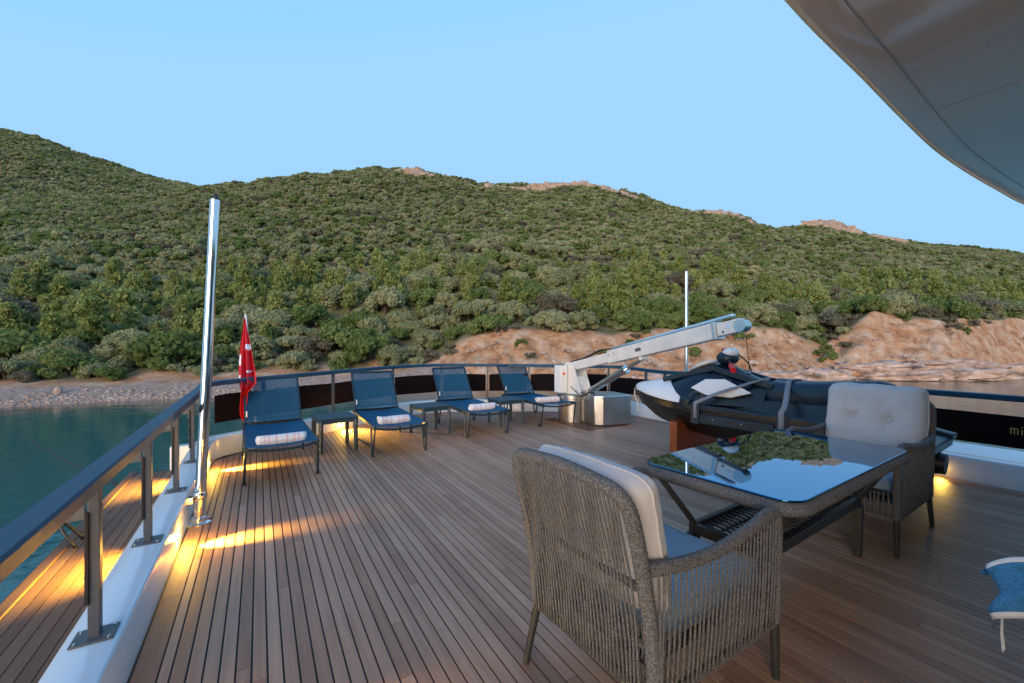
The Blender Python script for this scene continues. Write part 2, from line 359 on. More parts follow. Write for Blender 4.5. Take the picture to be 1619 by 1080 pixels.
# ------------------------------------------------------------------ mesh helpers
class MB:
    def __init__(self): self.v, self.f, self.mi = [], [], []
    def add(self, vs, fs, mi=0):
        o = len(self.v); self.v += [tuple(p) for p in vs]; self.f += [tuple(i + o for i in q) for q in fs]; self.mi += [mi] * len(fs)
        return self
    def hexa(self, p, mi=0):       # eight corners, bottom loop then top loop
        return self.add(p, [(3, 2, 1, 0), (4, 5, 6, 7), (0, 1, 5, 4), (1, 2, 6, 5), (2, 3, 7, 6), (3, 0, 4, 7)], mi)
    def box(self, x0, x1, y0, y1, z0, z1, mi=0):
        return self.hexa([(x0, y0, z0), (x1, y0, z0), (x1, y1, z0), (x0, y1, z0), (x0, y0, z1), (x1, y0, z1), (x1, y1, z1), (x0, y1, z1)], mi)
    def beam(self, a, b, w, h, up=(0, 0, 1), w2=None, h2=None, mi=0):
        a, b = Vector(a), Vector(b); d = (b - a).normalized(); u = Vector(up)
        s = d.cross(u)
        if s.length < 1e-4: s = d.cross(Vector((1, 0, 0)))
        s.normalize(); u = s.cross(d).normalized()
        w2 = w if w2 is None else w2; h2 = h if h2 is None else h2
        q = lambda c, W, H: [c - s * W / 2 - u * H / 2, c + s * W / 2 - u * H / 2, c + s * W / 2 + u * H / 2, c - s * W / 2 + u * H / 2]
        return self.hexa(q(a, w, h) + q(b, w2, h2), mi)
    def tube(self, pts, r, n=8, closed=False, mod=None, cap=True, mi=0):
        P = [Vector(p) for p in pts]; k = len(P)
        rs = r if hasattr(r, '__len__') else [r] * k
        o = len(self.v); up = None
        for i in range(k):
            a = P[i - 1] if (i > 0 or closed) else P[i]; b = P[(i + 1) % k] if (i < k - 1 or closed) else P[i]
            d = (b - a).normalized()
            if up is None:
                up = Vector((0, 0, 1)) if abs(d.z) < 0.9 else Vector((1, 0, 0))
            s = d.cross(up).normalized(); up = s.cross(d).normalized()
            rr = rs[i] * (mod(i) if mod else 1)
            for j in range(n):
                t = 2 * math.pi * j / n
                self.v.append(tuple(P[i] + s * (rr * math.cos(t)) + up * (rr * math.sin(t))))
        m = k if closed else k - 1
        for i in range(m):
            i2 = (i + 1) % k
            for j in range(n):
                j2 = (j + 1) % n
                self.f.append((o + i * n + j, o + i * n + j2, o + i2 * n + j2, o + i2 * n + j)); self.mi.append(mi)
        if cap and not closed:
            self.f.append(tuple(o + j for j in reversed(range(n)))); self.f.append(tuple(o + (k - 1) * n + j for j in range(n))); self.mi += [mi, mi]
        return self
    def lathe(self, prof, c=(0, 0, 0), n=20, mi=0):
        o = len(self.v); c = Vector(c)
        for r, z in prof:
            for j in range(n):
                t = 2 * math.pi * j / n; self.v.append((c.x + r * math.cos(t), c.y + r * math.sin(t), c.z + z))
        for i in range(len(prof) - 1):
            for j in range(n):
                j2 = (j + 1) % n; self.f.append((o + i * n + j, o + i * n + j2, o + (i + 1) * n + j2, o + (i + 1) * n + j)); self.mi.append(mi)
        self.f.append(tuple(o + j for j in reversed(range(n)))); self.f.append(tuple(o + (len(prof) - 1) * n + j for j in range(n))); self.mi += [mi, mi]
        return self
    def prism(self, poly, d, mi=0):    # poly: 3-D loop, d: extrusion vector
        k = len(poly); d = Vector(d); a = [Vector(p) for p in poly]
        return self.add(a + [p + d for p in a], [tuple(reversed(range(k))), tuple(range(k, 2 * k))] + [(i, (i + 1) % k, k + (i + 1) % k, k + i) for i in range(k)], mi)
    def grid(self, rows, closed_u=False, mi=0):
        nr, nc = len(rows), len(rows[0]); o = len(self.v)
        for r_ in rows: self.v += [tuple(p) for p in r_]
        for i in range(nr - 1):
            for j in range(nc if closed_u else nc - 1):
                j2 = (j + 1) % nc
                self.f.append((o + i * nc + j, o + i * nc + j2, o + (i + 1) * nc + j2, o + (i + 1) * nc + j)); self.mi.append(mi)
        return self
    def ball(self, c, r, n=12, m=8, mi=0):
        c = Vector(c); r = r if hasattr(r, '__len__') else (r, r, r)
        rows = []
        for i in range(m + 1):
            p = math.pi * i / m
            rows.append([(c.x + r[0] * max(1e-4, math.sin(p)) * math.cos(2 * math.pi * j / n), c.y + r[1] * max(1e-4, math.sin(p)) * math.sin(2 * math.pi * j / n), c.z - r[2] * math.cos(p)) for j in range(n)])
        return self.grid(rows, True, mi)
    def mesh(self, name, m, bevel=0.0, seg=2, smooth=True, angle=40):
        me = bpy.data.meshes.new(name); me.from_pydata(self.v, [], self.f)
        ms = m if isinstance(m, (list, tuple)) else [m]
        for q in ms: me.materials.append(q)
        me.polygons.foreach_set('material_index', self.mi)
        bm = bmesh.new(); bm.from_mesh(me)
        bmesh.ops.recalc_face_normals(bm, faces=bm.faces)
        if bevel > 0:
            es = [e for e in bm.edges if len(e.link_faces) == 2 and e.calc_face_angle(0) > R(28)]
            for f_ in bm.faces: f_.smooth = False
            rb = bmesh.ops.bevel(bm, geom=es, offset=bevel, segments=seg, affect='EDGES', profile=0.6, clamp_overlap=True)
            for f_ in rb['faces']: f_.smooth = True
        bm.to_mesh(me); bm.free()
        if smooth and bevel <= 0:
            me.polygons.foreach_set('use_smooth', [True] * len(me.polygons)); me.set_sharp_from_angle(angle=R(angle))
        me.update()
        return me
    def obj(self, name, m, parent=None, **k):
        return link(name, self.mesh(name, m, **k), parent)

def link(name, me, parent=None, loc=None):
    o = bpy.data.objects.new(name, me); COL.objects.link(o)
    if parent is not None: o.parent = parent
    if loc is not None: o.location = loc
    return o
def tag(o, label=None, cat=None, group=None, kind=None):
    if label: o['label'] = label
    if cat: o['category'] = cat
    if group: o['group'] = group
    if kind: o['kind'] = kind
    return o
def thing(name, label, cat, loc=(0, 0, 0), rz=0.0, group=None):
    o = bpy.data.objects.new(name, None); COL.objects.link(o); o.location = loc; o.rotation_euler = (0, 0, rz); o.empty_display_size = 0.1
    return tag(o, label, cat, group)
def kids(o): return [c for c in list(COL.objects) if c.parent == o]
CHILD = {}
def dup(o, loc=None, rz=None, label=None, parent=None):
    allo = list(COL.objects); by = {}
    for c in allo:
        if c.parent: by.setdefault(c.parent, []).append(c)
    def cp(s, par):
        c = s.copy(); COL.objects.link(c)
        if par is not None: c.parent = par
        for q in by.get(s, []): cp(q, c)
        return c
    r = cp(o, parent)
    if loc is not None: r.location = loc
    if rz is not None: r.rotation_euler = (0, 0, rz)
    if label: r['label'] = label
    return r
def resample(pts, step, closed=False):
    P = [Vector(p) for p in pts]
    if closed: P = P + [P[0]]
    L = [0]
    for a, b in zip(P, P[1:]): L.append(L[-1] + (b - a).length)
    n = max(2, int(L[-1] / step)); out = []; k = 0
    for i in range(n if closed else n + 1):
        t = L[-1] * i / n
        while k < len(L) - 2 and L[k + 1] < t: k += 1
        q = (t - L[k]) / max(1e-9, L[k + 1] - L[k]); out.append(P[k].lerp(P[k + 1], q))
    return out
def crom(pts, per=8):          # Catmull-Rom through points
    P = [Vector(p) for p in pts]; P = [2 * P[0] - P[1]] + P + [2 * P[-1] - P[-2]]; out = []
    for i in range(1, len(P) - 2):
        a, b, c, d = P[i - 1:i + 3]
        for k in range(per):
            t = k / per
            out.append(0.5 * ((2 * b) + (c - a) * t + (2 * a - 5 * b + 4 * c - d) * t * t + (3 * b - a - 3 * c + d) * t ** 3))
    out.append(P[-2]); return out
def fbm(x, y, z=0.0, o=4):
    s, a, f = 0, 1, 1
    for _ in range(o):
        s += a * mnoise.noise((x * f, y * f, z * f)); a *= 0.5; f *= 2.03
    return s

# ------------------------------------------------------------------ the land, defined as a height field
SEA = -3.2
def ctab(*kv): return np.array(kv[0::2], float), np.array(kv[1::2], float)
def itp(t, x): return np.interp(x, t[0], t[1])
# columns are bearings (tangent of the bearing, scaled by F, counted from 0 = far left of the view)
T_SHORE = ctab(-1400, 19.0, -600, 25.5, 0, 29.6, 150, 32.0, 300, 34.5, 450, 36.6, 600, 38.5, 800, 40.5, 1000, 43.5, 1200, 47.5, 1400, 51.5, 1510, 50.5, 1619, 62.0, 1800, 78.0, 3000, 90.0)
T_BANKW = ctab(-1400, 7, 0, 6.6, 300, 6.4, 600, 6.5, 720, 7.0, 1000, 6.0, 1400, 8.0, 1619, 9.0, 3000, 9)
T_BANKZ = ctab(-1400, -2.0, 0, -1.95, 300, -1.8, 600, -1.5, 690, -0.6, 740, 1.7, 800, 2.8, 900, 2.6, 960, 2.0, 1040, 2.8, 1150, 3.2, 1230, 3.0, 1300, 1.0, 1335, 2.6, 1380, 5.6, 1440, 4.3, 1500, 4.4, 1560, 5.2, 1619, 5.2, 3000, 5.0)
T_Z1 = ctab(-1400, 200, 0, 190, 330, 215, 620, 245, 900, 245, 1200, 255, 1619, 300, 3000, 330)
T_R1 = ctab(-1400, 345, -200, 335, 0, 322, 150, 318, 250, 311, 330, 299, 400, 290, 480, 279, 560, 270, 620, 267, 660, 271, 700, 281, 760, 294, 800, 296, 880, 293, 920, 293, 960, 299, 1020, 318, 1080, 331, 1160, 341, 1205, 357, 1225, 364, 1260, 359, 1300, 357, 1350, 368, 1440, 386, 1500, 391, 1560, 397, 1619, 405, 1800, 425, 3000, 470)
T_Z2 = ctab(-1400, 400, 0, 400, 330, 430, 3000, 430)
T_R2 = ctab(-1400, 150, -400, 160, -200, 178, 0, 205, 60, 218, 150, 250, 250, 283, 300, 292, 330, 300, 420, 330, 3000, 520)
def height(px, z):
    zs = itp(T_SHORE, px); bw = itp(T_BANKW, px); bz = itp(T_BANKZ, px)
    z1 = itp(T_Z1, px); h1 = EYE + (CY - itp(T_R1, px)) * z1 / F
    z2 = itp(T_Z2, px); h2 = EYE + (CY - itp(T_R2, px)) * z2 / F
    d = z - zs
    under = SEA + d * 0.28
    t = np.clip(d / bw, 0, 1)
    cliffy = np.clip((bz + 0.5) / 3.0, 0, 1)
    prof = (1 - cliffy) * t ** 0.8 + cliffy * (0.30 * np.clip(t / 0.18, 0, 1) ** 0.7 + 0.70 * np.clip((t - 0.12) / 0.88, 0, 1) ** 1.15)
    bank = SEA + (bz - SEA) * prof
    s = np.clip((z - zs - bw) / (z1 - zs - bw), 0, 1)
    slope = bz + (h1 - bz) * (0.82 * s ** 1.08 + 0.18 * s * s * (3 - 2 * s))
    beyond = z - z1
    w2 = np.clip(beyond / (z2 - z1), 0, 1.3)
    dip = h1 - 9 * np.sin(np.clip(w2, 0, 1) * math.pi)
    far_up = h1 + (h2 - h1) * np.clip(w2, 0, 1) ** 1.15 - 7 * np.sin(np.clip(w2 * 1.6, 0, 1) * math.pi)
    far_dn = h1 - np.clip(beyond, 0, 400) * 0.16
    far = np.where(h2 > h1 + 4, far_up - np.clip(z - z2, 0, 400) * 0.3, far_dn)
    out = np.where(d < 0, under, np.where(d < bw, bank, np.where(z < z1, slope, far)))
    return out
def bumps(x, y, h, d):
    k = min(1.0, max(0.0, d) / 25.0)
    b = fbm(x * 0.035, y * 0.035, 3.1, 4) * 2.6 * k + fbm(x * 0.16, y * 0.16, 7.7, 3) * 0.55 * min(1.0, max(0, d) / 5.0)
    return b * (0.35 + 0.65 * k)
def to_world(px, z):
    xc = (px - CX) / F * z
    return xc * CA + z * SA, -xc * SA + z * CA
def to_cam(x, y):
    xc = x * CA - y * SA; z = x * SA + y * CA
    return CX + F * xc / max(z, 0.01), z
def ground(x, y):
    px, z = to_cam(x, y)
    d = z - float(itp(T_SHORE, px))
    fade = max(0.0, 1 - max(0, z - float(itp(T_Z1, px))) / 40.0)
    return float(height(np.array([px]), np.array([z]))[0]) + bumps(x, y, 0, d) * (0.4 + 0.6 * fade)

cols = np.concatenate([np.linspace(-1400, -100, 60), np.linspace(-90, 1700, 300), np.linspace(1720, 3000, 60)])
rel = np.concatenate([[-14, -7, -3, -1.2], np.linspace(-0.4, 12, 32), 12 + (np.linspace(0, 1, 95)[1:] ** 1.35) * 500])
verts, bankA, beachA = [], [], []
for c in cols:
    zs = float(itp(T_SHORE, c)); bw = float(itp(T_BANKW, c)); bz = float(itp(T_BANKZ, c))
    zz = zs + rel
    hh = height(np.full_like(zz, c), zz)
    z1 = float(itp(T_Z1, c))
    for z, h in zip(zz, hh):
        x, y = to_world(c, z); d = z - zs
        fade = max(0.0, 1 - max(0, z - z1) / 40.0)
        w = bumps(x, y, h, d) * (0.4 + 0.6 * fade)
        cl = min(1, max(0, (bz + 0.9) / 2.0))
        if 0 < d < bw:
            w += cl * (fbm(x * 0.6, y * 0.6, 1.0, 5) * 0.50 - (1 - min(1, abs(fbm(c * 0.021 + 0.03 * d, d * 0.05, 5.0, 3)) * 3.2)) * 0.75 + abs(fbm(x * 0.22, y * 0.22, 5.0, 2)) * 0.8 - 0.1) * min(1, d / 1.5) * min(1, (bw - d) / 1.5 + 0.25)
        verts.append((x, y, h + w))
        e = fbm(x * 0.3, y * 0.3, 9.0, 3)
        bk = min(1, max(0, (bw + 1.6 + 2.2 * e - d) / 1.5))
        bankA.append(bk)
        beachA.append((1 - cl) * min(1, max(0, (bw * 0.78 + e * 1.2 - d) / 1.6)))
nr, nc = len(rel), len(cols)
faces = [(i * nr + j, i * nr + j + 1, (i + 1) * nr + j + 1, (i + 1) * nr + j) for i in range(nc - 1) for j in range(nr - 1)]
me = bpy.data.meshes.new("hillside"); me.from_pydata(verts, [], faces); me.materials.append(M['land'])
for nm, arr in (("bank", bankA), ("beach", beachA)):
    a = me.attributes.new(nm, 'FLOAT', 'POINT'); a.data.foreach_set('value', np.array(arr, np.float32))
me.polygons.foreach_set('use_smooth', [True] * len(me.polygons)); me.update()
if me.polygons[2000].normal.z < 0: me.flip_normals()
tag(link("hillside", me), kind='structure')

# ------------------------------------------------------------------ sea
gx = np.unique(np.concatenate([np.linspace(-900, -110, 12), np.arange(-105, 150, 2.5), np.linspace(155, 900, 12)]))
gy = np.unique(np.concatenate([np.linspace(-900, -60, 10), np.arange(-55, 120, 2.5), np.linspace(125, 700, 8)]))
wv, sh = [], []
for y in gy:
    for x in gx:
        wv.append((x, y, SEA))
        px, z = to_cam(x, y)
        if z < 3: sh.append(0.0); continue
        px = min(3000, max(-1400, px)); d = float(itp(T_SHORE, px)) - z
        wide = float(np.interp(px, [0, 500, 900, 1300], [7, 9, 13, 26]))
        sh.append(float(np.clip(1 - d / wide, 0, 1)))
nx = len(gx)
wf = [(j * nx + i, j * nx + i + 1, (j + 1) * nx + i + 1, (j + 1) * nx + i) for j in range(len(gy) - 1) for i in range(nx - 1)]
me = bpy.data.meshes.new("sea"); me.from_pydata(wv, [], wf); me.materials.append(M['water'])
a = me.attributes.new("shallow", 'FLOAT', 'POINT'); a.data.foreach_set('value', np.array(sh, np.float32)); me.update()
tag(link("sea", me), kind='structure')

# ------------------------------------------------------------------ shrubs and trees
def crown_mesh(name, m, seed, clumps, leaves, size, flat=0.75, tall=1.0, ragged=0.25, core=True, low=False):
    """unit crown about 2 wide and ~1.4 tall, made of many small leaf sprays on lumpy clumps"""
    rg = np.random.default_rng(seed); cs = []
    for i in range(clumps):
        a = rg.uniform(0, 2 * math.pi); rr = math.sqrt(rg.uniform(0, 1)) * 0.72
        zz = (0.30 + 0.62 * (1 - rr * rr) * rg.uniform(0.55, 1.1)) * tall
        cs.append((rr * math.cos(a), rr * math.sin(a), zz * flat / 0.75, rg.uniform(0.24, 0.40)))
    for i in range(max(3, clumps // 3)):
        a = rg.uniform(0, 2 * math.pi); cs.append((0.72 * math.cos(a), 0.72 * math.sin(a), 0.22 * tall, rg.uniform(0.22, 0.32)))
    V, Fc = [], []
    per = leaves // len(cs)
    for cx, cy, cz, cr in cs:
        for k in range(per):
            d = rg.normal(size=3); d[2] = abs(d[2]) * 1.0 - 0.25; d /= np.linalg.norm(d)
            rad = cr * (1 + rg.uniform(-ragged, ragged * 0.8))
            p = np.array([cx, cy, cz]) + d * rad * np.array([1, 1, 0.85 * tall])
            if p[2] < 0.02: p[2] = rg.uniform(0.02, 0.15)
            nrm = d * 0.8 + rg.normal(size=3) * 0.55; nrm /= np.linalg.norm(nrm)
            t = np.cross(nrm, rg.normal(size=3)); t /= np.linalg.norm(t); b = np.cross(nrm, t)
            s = size * rg.uniform(0.6, 1.35); o = len(V)
            V += [tuple(p - t * s * 0.5 - b * s * 0.32), tuple(p + t * s * 0.5 - b * s * 0.36), tuple(p + t * s * 0.42 + b * s * 0.38 + nrm * s * 0.15), tuple(p - t * s * 0.4 + b * s * 0.34)]
            Fc.append((o, o + 1, o + 2, o + 3))
    if core:
        mb = MB()
        for cx, cy, cz, cr in cs: mb.ball((cx, cy, cz), (cr * 0.78, cr * 0.78, cr * 0.66), 7, 4)
        o = len(V); V += mb.v; Fc += [tuple(i + o for i in q) for q in mb.f]
    me = bpy.data.meshes.new(name); me.from_pydata(V, [], Fc); me.materials.append(m); me.update()
    return me
def pine_crown(name, m, seed, leaves, size):
    rg = np.random.default_rng(seed); V, Fc = [], []
    br = []
    for i in range(26):
        h = rg.uniform(0.25, 1.0); a = rg.uniform(0, 2 * math.pi); L = (1.05 - h) * rg.uniform(0.55, 0.95) + 0.10
        br.append((h, a, L))
    per = leaves // len(br)
    for h, a, L in br:
        for k in range(per):
            t = rg.uniform(0.15, 1) * L
            p = np.array([t * math.cos(a), t * math.sin(a), h * 1.9 + t * 0.25]) + rg.normal(size=3) * np.array([0.13, 0.13, 0.09])
            n_ = rg.normal(size=3); n_[2] += 0.6; n_ /= np.linalg.norm(n_); tt = np.cross(n_, rg.normal(size=3)); tt /= np.linalg.norm(tt); b = np.cross(n_, tt)
            s = size * rg.uniform(0.6, 1.4); o = len(V)
            V += [tuple(p - tt * s * 0.6 - b * s * 0.2), tuple(p + tt * s * 0.6 - b * s * 0.2), tuple(p + tt * s * 0.5 + b * s * 0.25), tuple(p - tt * s * 0.5 + b * s * 0.25)]
            Fc.append((o, o + 1, o + 2, o + 3))
    me = bpy.data.meshes.new(name); me.from_pydata(V, [], Fc); me.materials.append(m); me.update(); return me
def trunk_mesh(name, seed, h, r0, limbs):
    rg = random.Random(seed); mb = MB()
    mb.tube([(0, 0, -0.4), (0.03, 0.02, h * 0.4), (rg.uniform(-.08, .08), rg.uniform(-.08, .08), h)], [r0, r0 * 0.8, r0 * 0.45], 6)
    for i in range(limbs):
        a = rg.uniform(0, 6.28); z0 = h * rg.uniform(0.25, 0.8); L = h * rg.uniform(0.35, 0.6)
        mb.tube([(0.02, 0.01, z0), (L * 0.5 * math.cos(a), L * 0.5 * math.sin(a), z0 + L * 0.35), (L * math.cos(a), L * math.sin(a), z0 + L * 0.8)], [r0 * 0.5, r0 * 0.35, r0 * 0.15], 5)
    return mb.mesh(name, M['bark'])

KINDS = {
    'olive': [crown_mesh("crown", M['f_olive'], s, 17, 2300, 0.105) for s in (1, 2, 3)],
    'green': [crown_mesh("crown", M['f_green'], s, 13, 2000, 0.115, ragged=0.4) for s in (11, 12)],
    'dry':   [crown_mesh("crown", M['f_dry'], s, 12, 1700, 0.100, ragged=0.5) for s in (21, 22)],
    'pine':  [pine_crown("crown", M['f_pine'], s, 1900, 0.17) for s in (31, 32)],
}
TR_SHRUB = trunk_mesh("trunk", 5, 0.9, 0.06, 5)
TR_PINE = trunk_mesh("trunk", 6, 1.9, 0.05, 7)
far_protos = bpy.data.collections.new("shrub_forms")
fp = []
def fproto(nm, me):
    o = bpy.data.objects.new(nm, me); far_protos.objects.link(o); fp.append(nm)
for s in (1, 2, 3): fproto("a_olive_%d" % s, crown_mesh("far_olive", M['f_olive'], 40 + s, 9, 420, 0.22))
for s in (1, 2): fproto("b_green_%d" % s, crown_mesh("far_green", M['f_green'], 50 + s, 8, 380, 0.24, ragged=0.4))
for s in (1,): fproto("c_dry_%d" % s, crown_mesh("far_dry", M['f_dry'], 60 + s, 7, 320, 0.22, ragged=0.45))
for s in (1, 2): fproto("d_pine_%d" % s, pine_crown("far_pine", M['f_pine'], 70 + s, 420, 0.30))

OUTC = [(662, 72), (790, 92), (900, 126), (985, 64), (1140, 108), (1308, 98), (1405, 76)]
cand = []
rs = random.Random(99)
def visible_px(px): return -330 < px < 1950
def try_pts(z0, z1, step, pxa, pxb):
    z = z0
    while z < z1:
        st = step * (1 + 0.0)
        dpx = st / z * F
        px = pxa + rs.random() * dpx
        while px < pxb:
            yield px + rs.uniform(-.42, .42) * dpx, z + rs.uniform(-.42, .42) * st
            px += dpx
        z += st * 0.92
cells = {}
def ok(x, y, r):
    i, j = int(x // 6), int(y // 6)
    for a in (-1, 0, 1):
        for b in (-1, 0, 1):
            for (qx, qy, qr) in cells.get((i + a, j + b), ()):
                if (qx - x) ** 2 + (qy - y) ** 2 < (0.56 * (r + qr)) ** 2: return False
    cells.setdefault((i, j), []).append((x, y, r)); return True
# 1: larger growth just behind the beach and bank, 2: hillside cover
for ph, (z0, zmax, step) in enumerate([(34, 84, 4.2), (34, 90, 1.8), (60, 330, 2.0), (200, 460, 3.0)]):
    for px, z in try_pts(z0, zmax, step, -330, 1950):
        zs = float(itp(T_SHORE, px)); bw = float(itp(T_BANKW, px)); z1 = float(itp(T_Z1, px)); bz = float(itp(T_BANKZ, px))
        x, y = to_world(px, z); d = z - zs
        e = fbm(x * 0.3, y * 0.3, 9.0, 3)
        edge = bw + 1.3 + 1.6 * e
        if px < 700: edge = bw - 0.6 + 1.2 * e
        on_bank = False
        if d < edge:
            # a few low tufts on the sandy bank
            if 700 < px < 1330 and d > 2.6 and ph == 1 and fbm(x * 0.16, y * 0.16, 21.0, 2) > (0.02 if px < 1000 else 0.2) and rs.random() < 0.8: on_bank = True
            elif px > 1330 and d > bw * 0.52 and fbm(x * 0.12, y * 0.12, 44.0, 2) > -0.05 and rs.random() < 0.5: on_bank = True
            else: continue
        if ph == 3 and z < z1 + 15: continue
        if ph == 3 and px > 420: continue
        if ph == 2 and (z > z1 + 25 or d < bw + 22): continue
        grow = fbm(x * 0.02, y * 0.02, 2.0, 3); mix = rs.random() + 0.35 * fbm(x * 0.05, y * 0.05, 13.0, 2)
        if d < bw + 6: kind = 'olive' if mix < 0.48 else ('green' if mix < 0.80 else 'dry')
        elif d < 52 and grow > -0.25: kind = 'pine' if mix < 0.46 else ('olive' if mix < 0.80 else ('green' if mix < 0.95 else 'dry'))
        else: kind = 'olive' if mix < 0.56 else ('green' if mix < 0.93 else 'dry')
        if px > 1000 and d < bw + 16: kind = 'green' if mix < 0.48 else ('dry' if mix < 0.66 else 'olive')
        if ph == 0: r = rs.uniform(1.7, 3.0)
        elif ph == 1: r = rs.uniform(0.8, 1.5)
        elif ph == 2: r = rs.uniform(0.95, 1.65) if z > 110 else rs.uniform(1.2, 2.2)
        else: r = rs.uniform(1.2, 2.3)
        if on_bank: r = rs.uniform(0.6, 1.3); kind = 'green' if mix < 0.6 else 'dry'
        if d < edge + 2.0: r *= 0.75
        if kind == 'pine': r *= 0.85
        # rocky breaks near the crest
        if ph == 2 and z > z1 * 0.90 and fbm(x * 0.07, y * 0.07, 31.0, 2) > 0.28: continue
        if ph == 2 and 0.865 * z1 < z < 0.950 * z1 and any(abs(px - a) < b / 2 for a, b in OUTC) and rs.random() < 0.85: continue
        if not ok(x, y, r): continue
        cand.append((px, z, x, y, r, kind, on_bank))
near = sorted([c for c in cand if -40 < c[0] < 1660], key=lambda c: c[1] / c[4])
def show(c): return c[4] / c[1]
near = sorted([c for c in cand if -40 < c[0] < 1660], key=show, reverse=True)
quota = {'olive': 150, 'green': 90, 'dry': 60, 'pine': 60}
chosen = []; used_ids = set()
for c in near:
    if quota[c[5]] > 0 and len(chosen) < 330:
        quota[c[5]] -= 1; chosen.append(c); used_ids.add(id(c))
def zone(px, on_bank):
    if on_bank: return "on the bare orange bank"
    if px < 330: return "above the pebble beach on the left"
    if px < 720: return "on the lower slope behind the loungers"
    if px < 1200: return "on the lower slope behind the crane"
    return "above the pale cliff on the right"
NAMES = {'olive': ("shrub", "grey green rounded wild olive bush", "bush", "grey green bushes on the hillside"),
         'green': ("shrub", "dark green dense leafy bush", "bush", "dark green bushes on the hillside"),
         'dry': ("shrub", "brownish grey dry twiggy bush", "bush", "dry brown bushes on the hillside"),
         'pine': ("pine_tree", "light green young pine with open crown", "pine tree", "light green pines on the hillside")}
protos = {}
for c in chosen:
    px, z, x, y, r, kind, ob = c
    nm, lab, cat, grp = NAMES[kind]
    g = ground(x, y)
    v = rs.randrange(len(KINDS[kind]))
    t = thing(nm, lab + " " + zone(px, ob), cat, (x, y, g - 0.15 * r), rs.uniform(0, 6.28), grp + ", " + zone(px, ob))
    if kind == 'pine': s = (r, r, r * rs.uniform(1.05, 1.45))
    else: s = (r * rs.uniform(.9, 1.15), r * rs.uniform(.9, 1.15), r * rs.uniform(0.95, 1.3))
    t.scale = s
    link("crown", KINDS[kind][v], t)
    link("trunk", TR_PINE if kind == 'pine' else TR_SHRUB, t)
# everything further: one mass each, points instanced with geometry nodes
order = sorted(fp)
base = {'olive': [0, 1, 2], 'green': [3, 4], 'dry': [5], 'pine': [6, 7]}
rest = [c for c in cand if id(c) not in used_ids]
P, S, A, I = [], [], [], []
for px, z, x, y, r, kind, ob in rest:
    P.append((x, y, ground(x, y) - 0.2 * r))
    S.append((r * rs.uniform(.9, 1.2), r * rs.uniform(.9, 1.2), r * (rs.uniform(1.0, 1.45) if kind == 'pine' else rs.uniform(0.85, 1.2))))
    A.append((0, 0, rs.uniform(0, 6.28))); I.append(rs.choice(base[kind]))
me = bpy.data.meshes.new("hill_scrub"); me.from_pydata(P, [], [])
a = me.attributes.new("sc", 'FLOAT_VECTOR', 'POINT'); a.data.foreach_set('vector', np.array(S, np.float32).ravel())
a = me.attributes.new("ro", 'FLOAT_VECTOR', 'POINT'); a.data.foreach_set('vector', np.array(A, np.float32).ravel())
a = me.attributes.new("ix", 'INT', 'POINT'); a.data.foreach_set('value', np.array(I, np.int32))
scrub = tag(link("hill_scrub", me), "green and olive scrub covering the upper hillside up to the ridge", "scrub", kind='stuff')
def scatter_group(name, coll):
    ng = bpy.data.node_groups.new(name, 'GeometryNodeTree')
    ng.interface.new_socket("Geometry", in_out='INPUT', socket_type='NodeSocketGeometry')
    ng.interface.new_socket("Geometry", in_out='OUTPUT', socket_type='NodeSocketGeometry')
    n, l = ng.nodes, ng.links
    gi, go = n.new('NodeGroupInput'), n.new('NodeGroupOutput')
    ci = n.new('GeometryNodeCollectionInfo'); ci.inputs['Collection'].default_value = coll
    ci.inputs['Separate Children'].default_value = True; ci.inputs['Reset Children'].default_value = True
    ip = n.new('GeometryNodeInstanceOnPoints'); ip.inputs['Pick Instance'].default_value = True
    def na(nm, ty):
        q = n.new('GeometryNodeInputNamedAttribute'); q.data_type = ty; q.inputs[0].default_value = nm; return q.outputs[0]
    l.new(gi.outputs[0], ip.inputs['Points']); l.new(ci.outputs[0], ip.inputs['Instance'])
    l.new(na("ix", 'INT'), ip.inputs['Instance Index']); l.new(na("sc", 'FLOAT_VECTOR'), ip.inputs['Scale'])
    e2r = n.new('FunctionNodeEulerToRotation'); l.new(na("ro", 'FLOAT_VECTOR'), e2r.inputs[0]); l.new(e2r.outputs[0], ip.inputs['Rotation'])
    l.new(ip.outputs[0], go.inputs[0]); return ng
md = scrub.modifiers.new("scatter", 'NODES'); md.node_group = scatter_group("scatter_scrub", far_protos)
print("shrubs", len(cand), len(chosen), len(rest))

# ------------------------------------------------------------------ rocks
def rock_blob(mb, c, r, seed, n=18, m=12, amp=0.28, freq=1.4):
    c = Vector(c); rows = []
    for i in range(m + 1):
        p = math.pi * i / m; row = []
        for j in range(n):
            t = 2 * math.pi * j / n
            d = Vector((max(1e-3, math.sin(p)) * math.cos(t), max(1e-3, math.sin(p)) * math.sin(t), -math.cos(p)))
            d = Vector([math.copysign(abs(q) ** 0.7, q) for q in d])
            k = 1 + amp * fbm(d.x * freq + seed, d.y * freq, d.z * freq * 1.6, 4)
            row.append((c.x + d.x * r[0] * k, c.y + d.y * r[1] * k, c.z + d.z * r[2] * k))
        rows.append(row)
    mb.grid(rows, True)
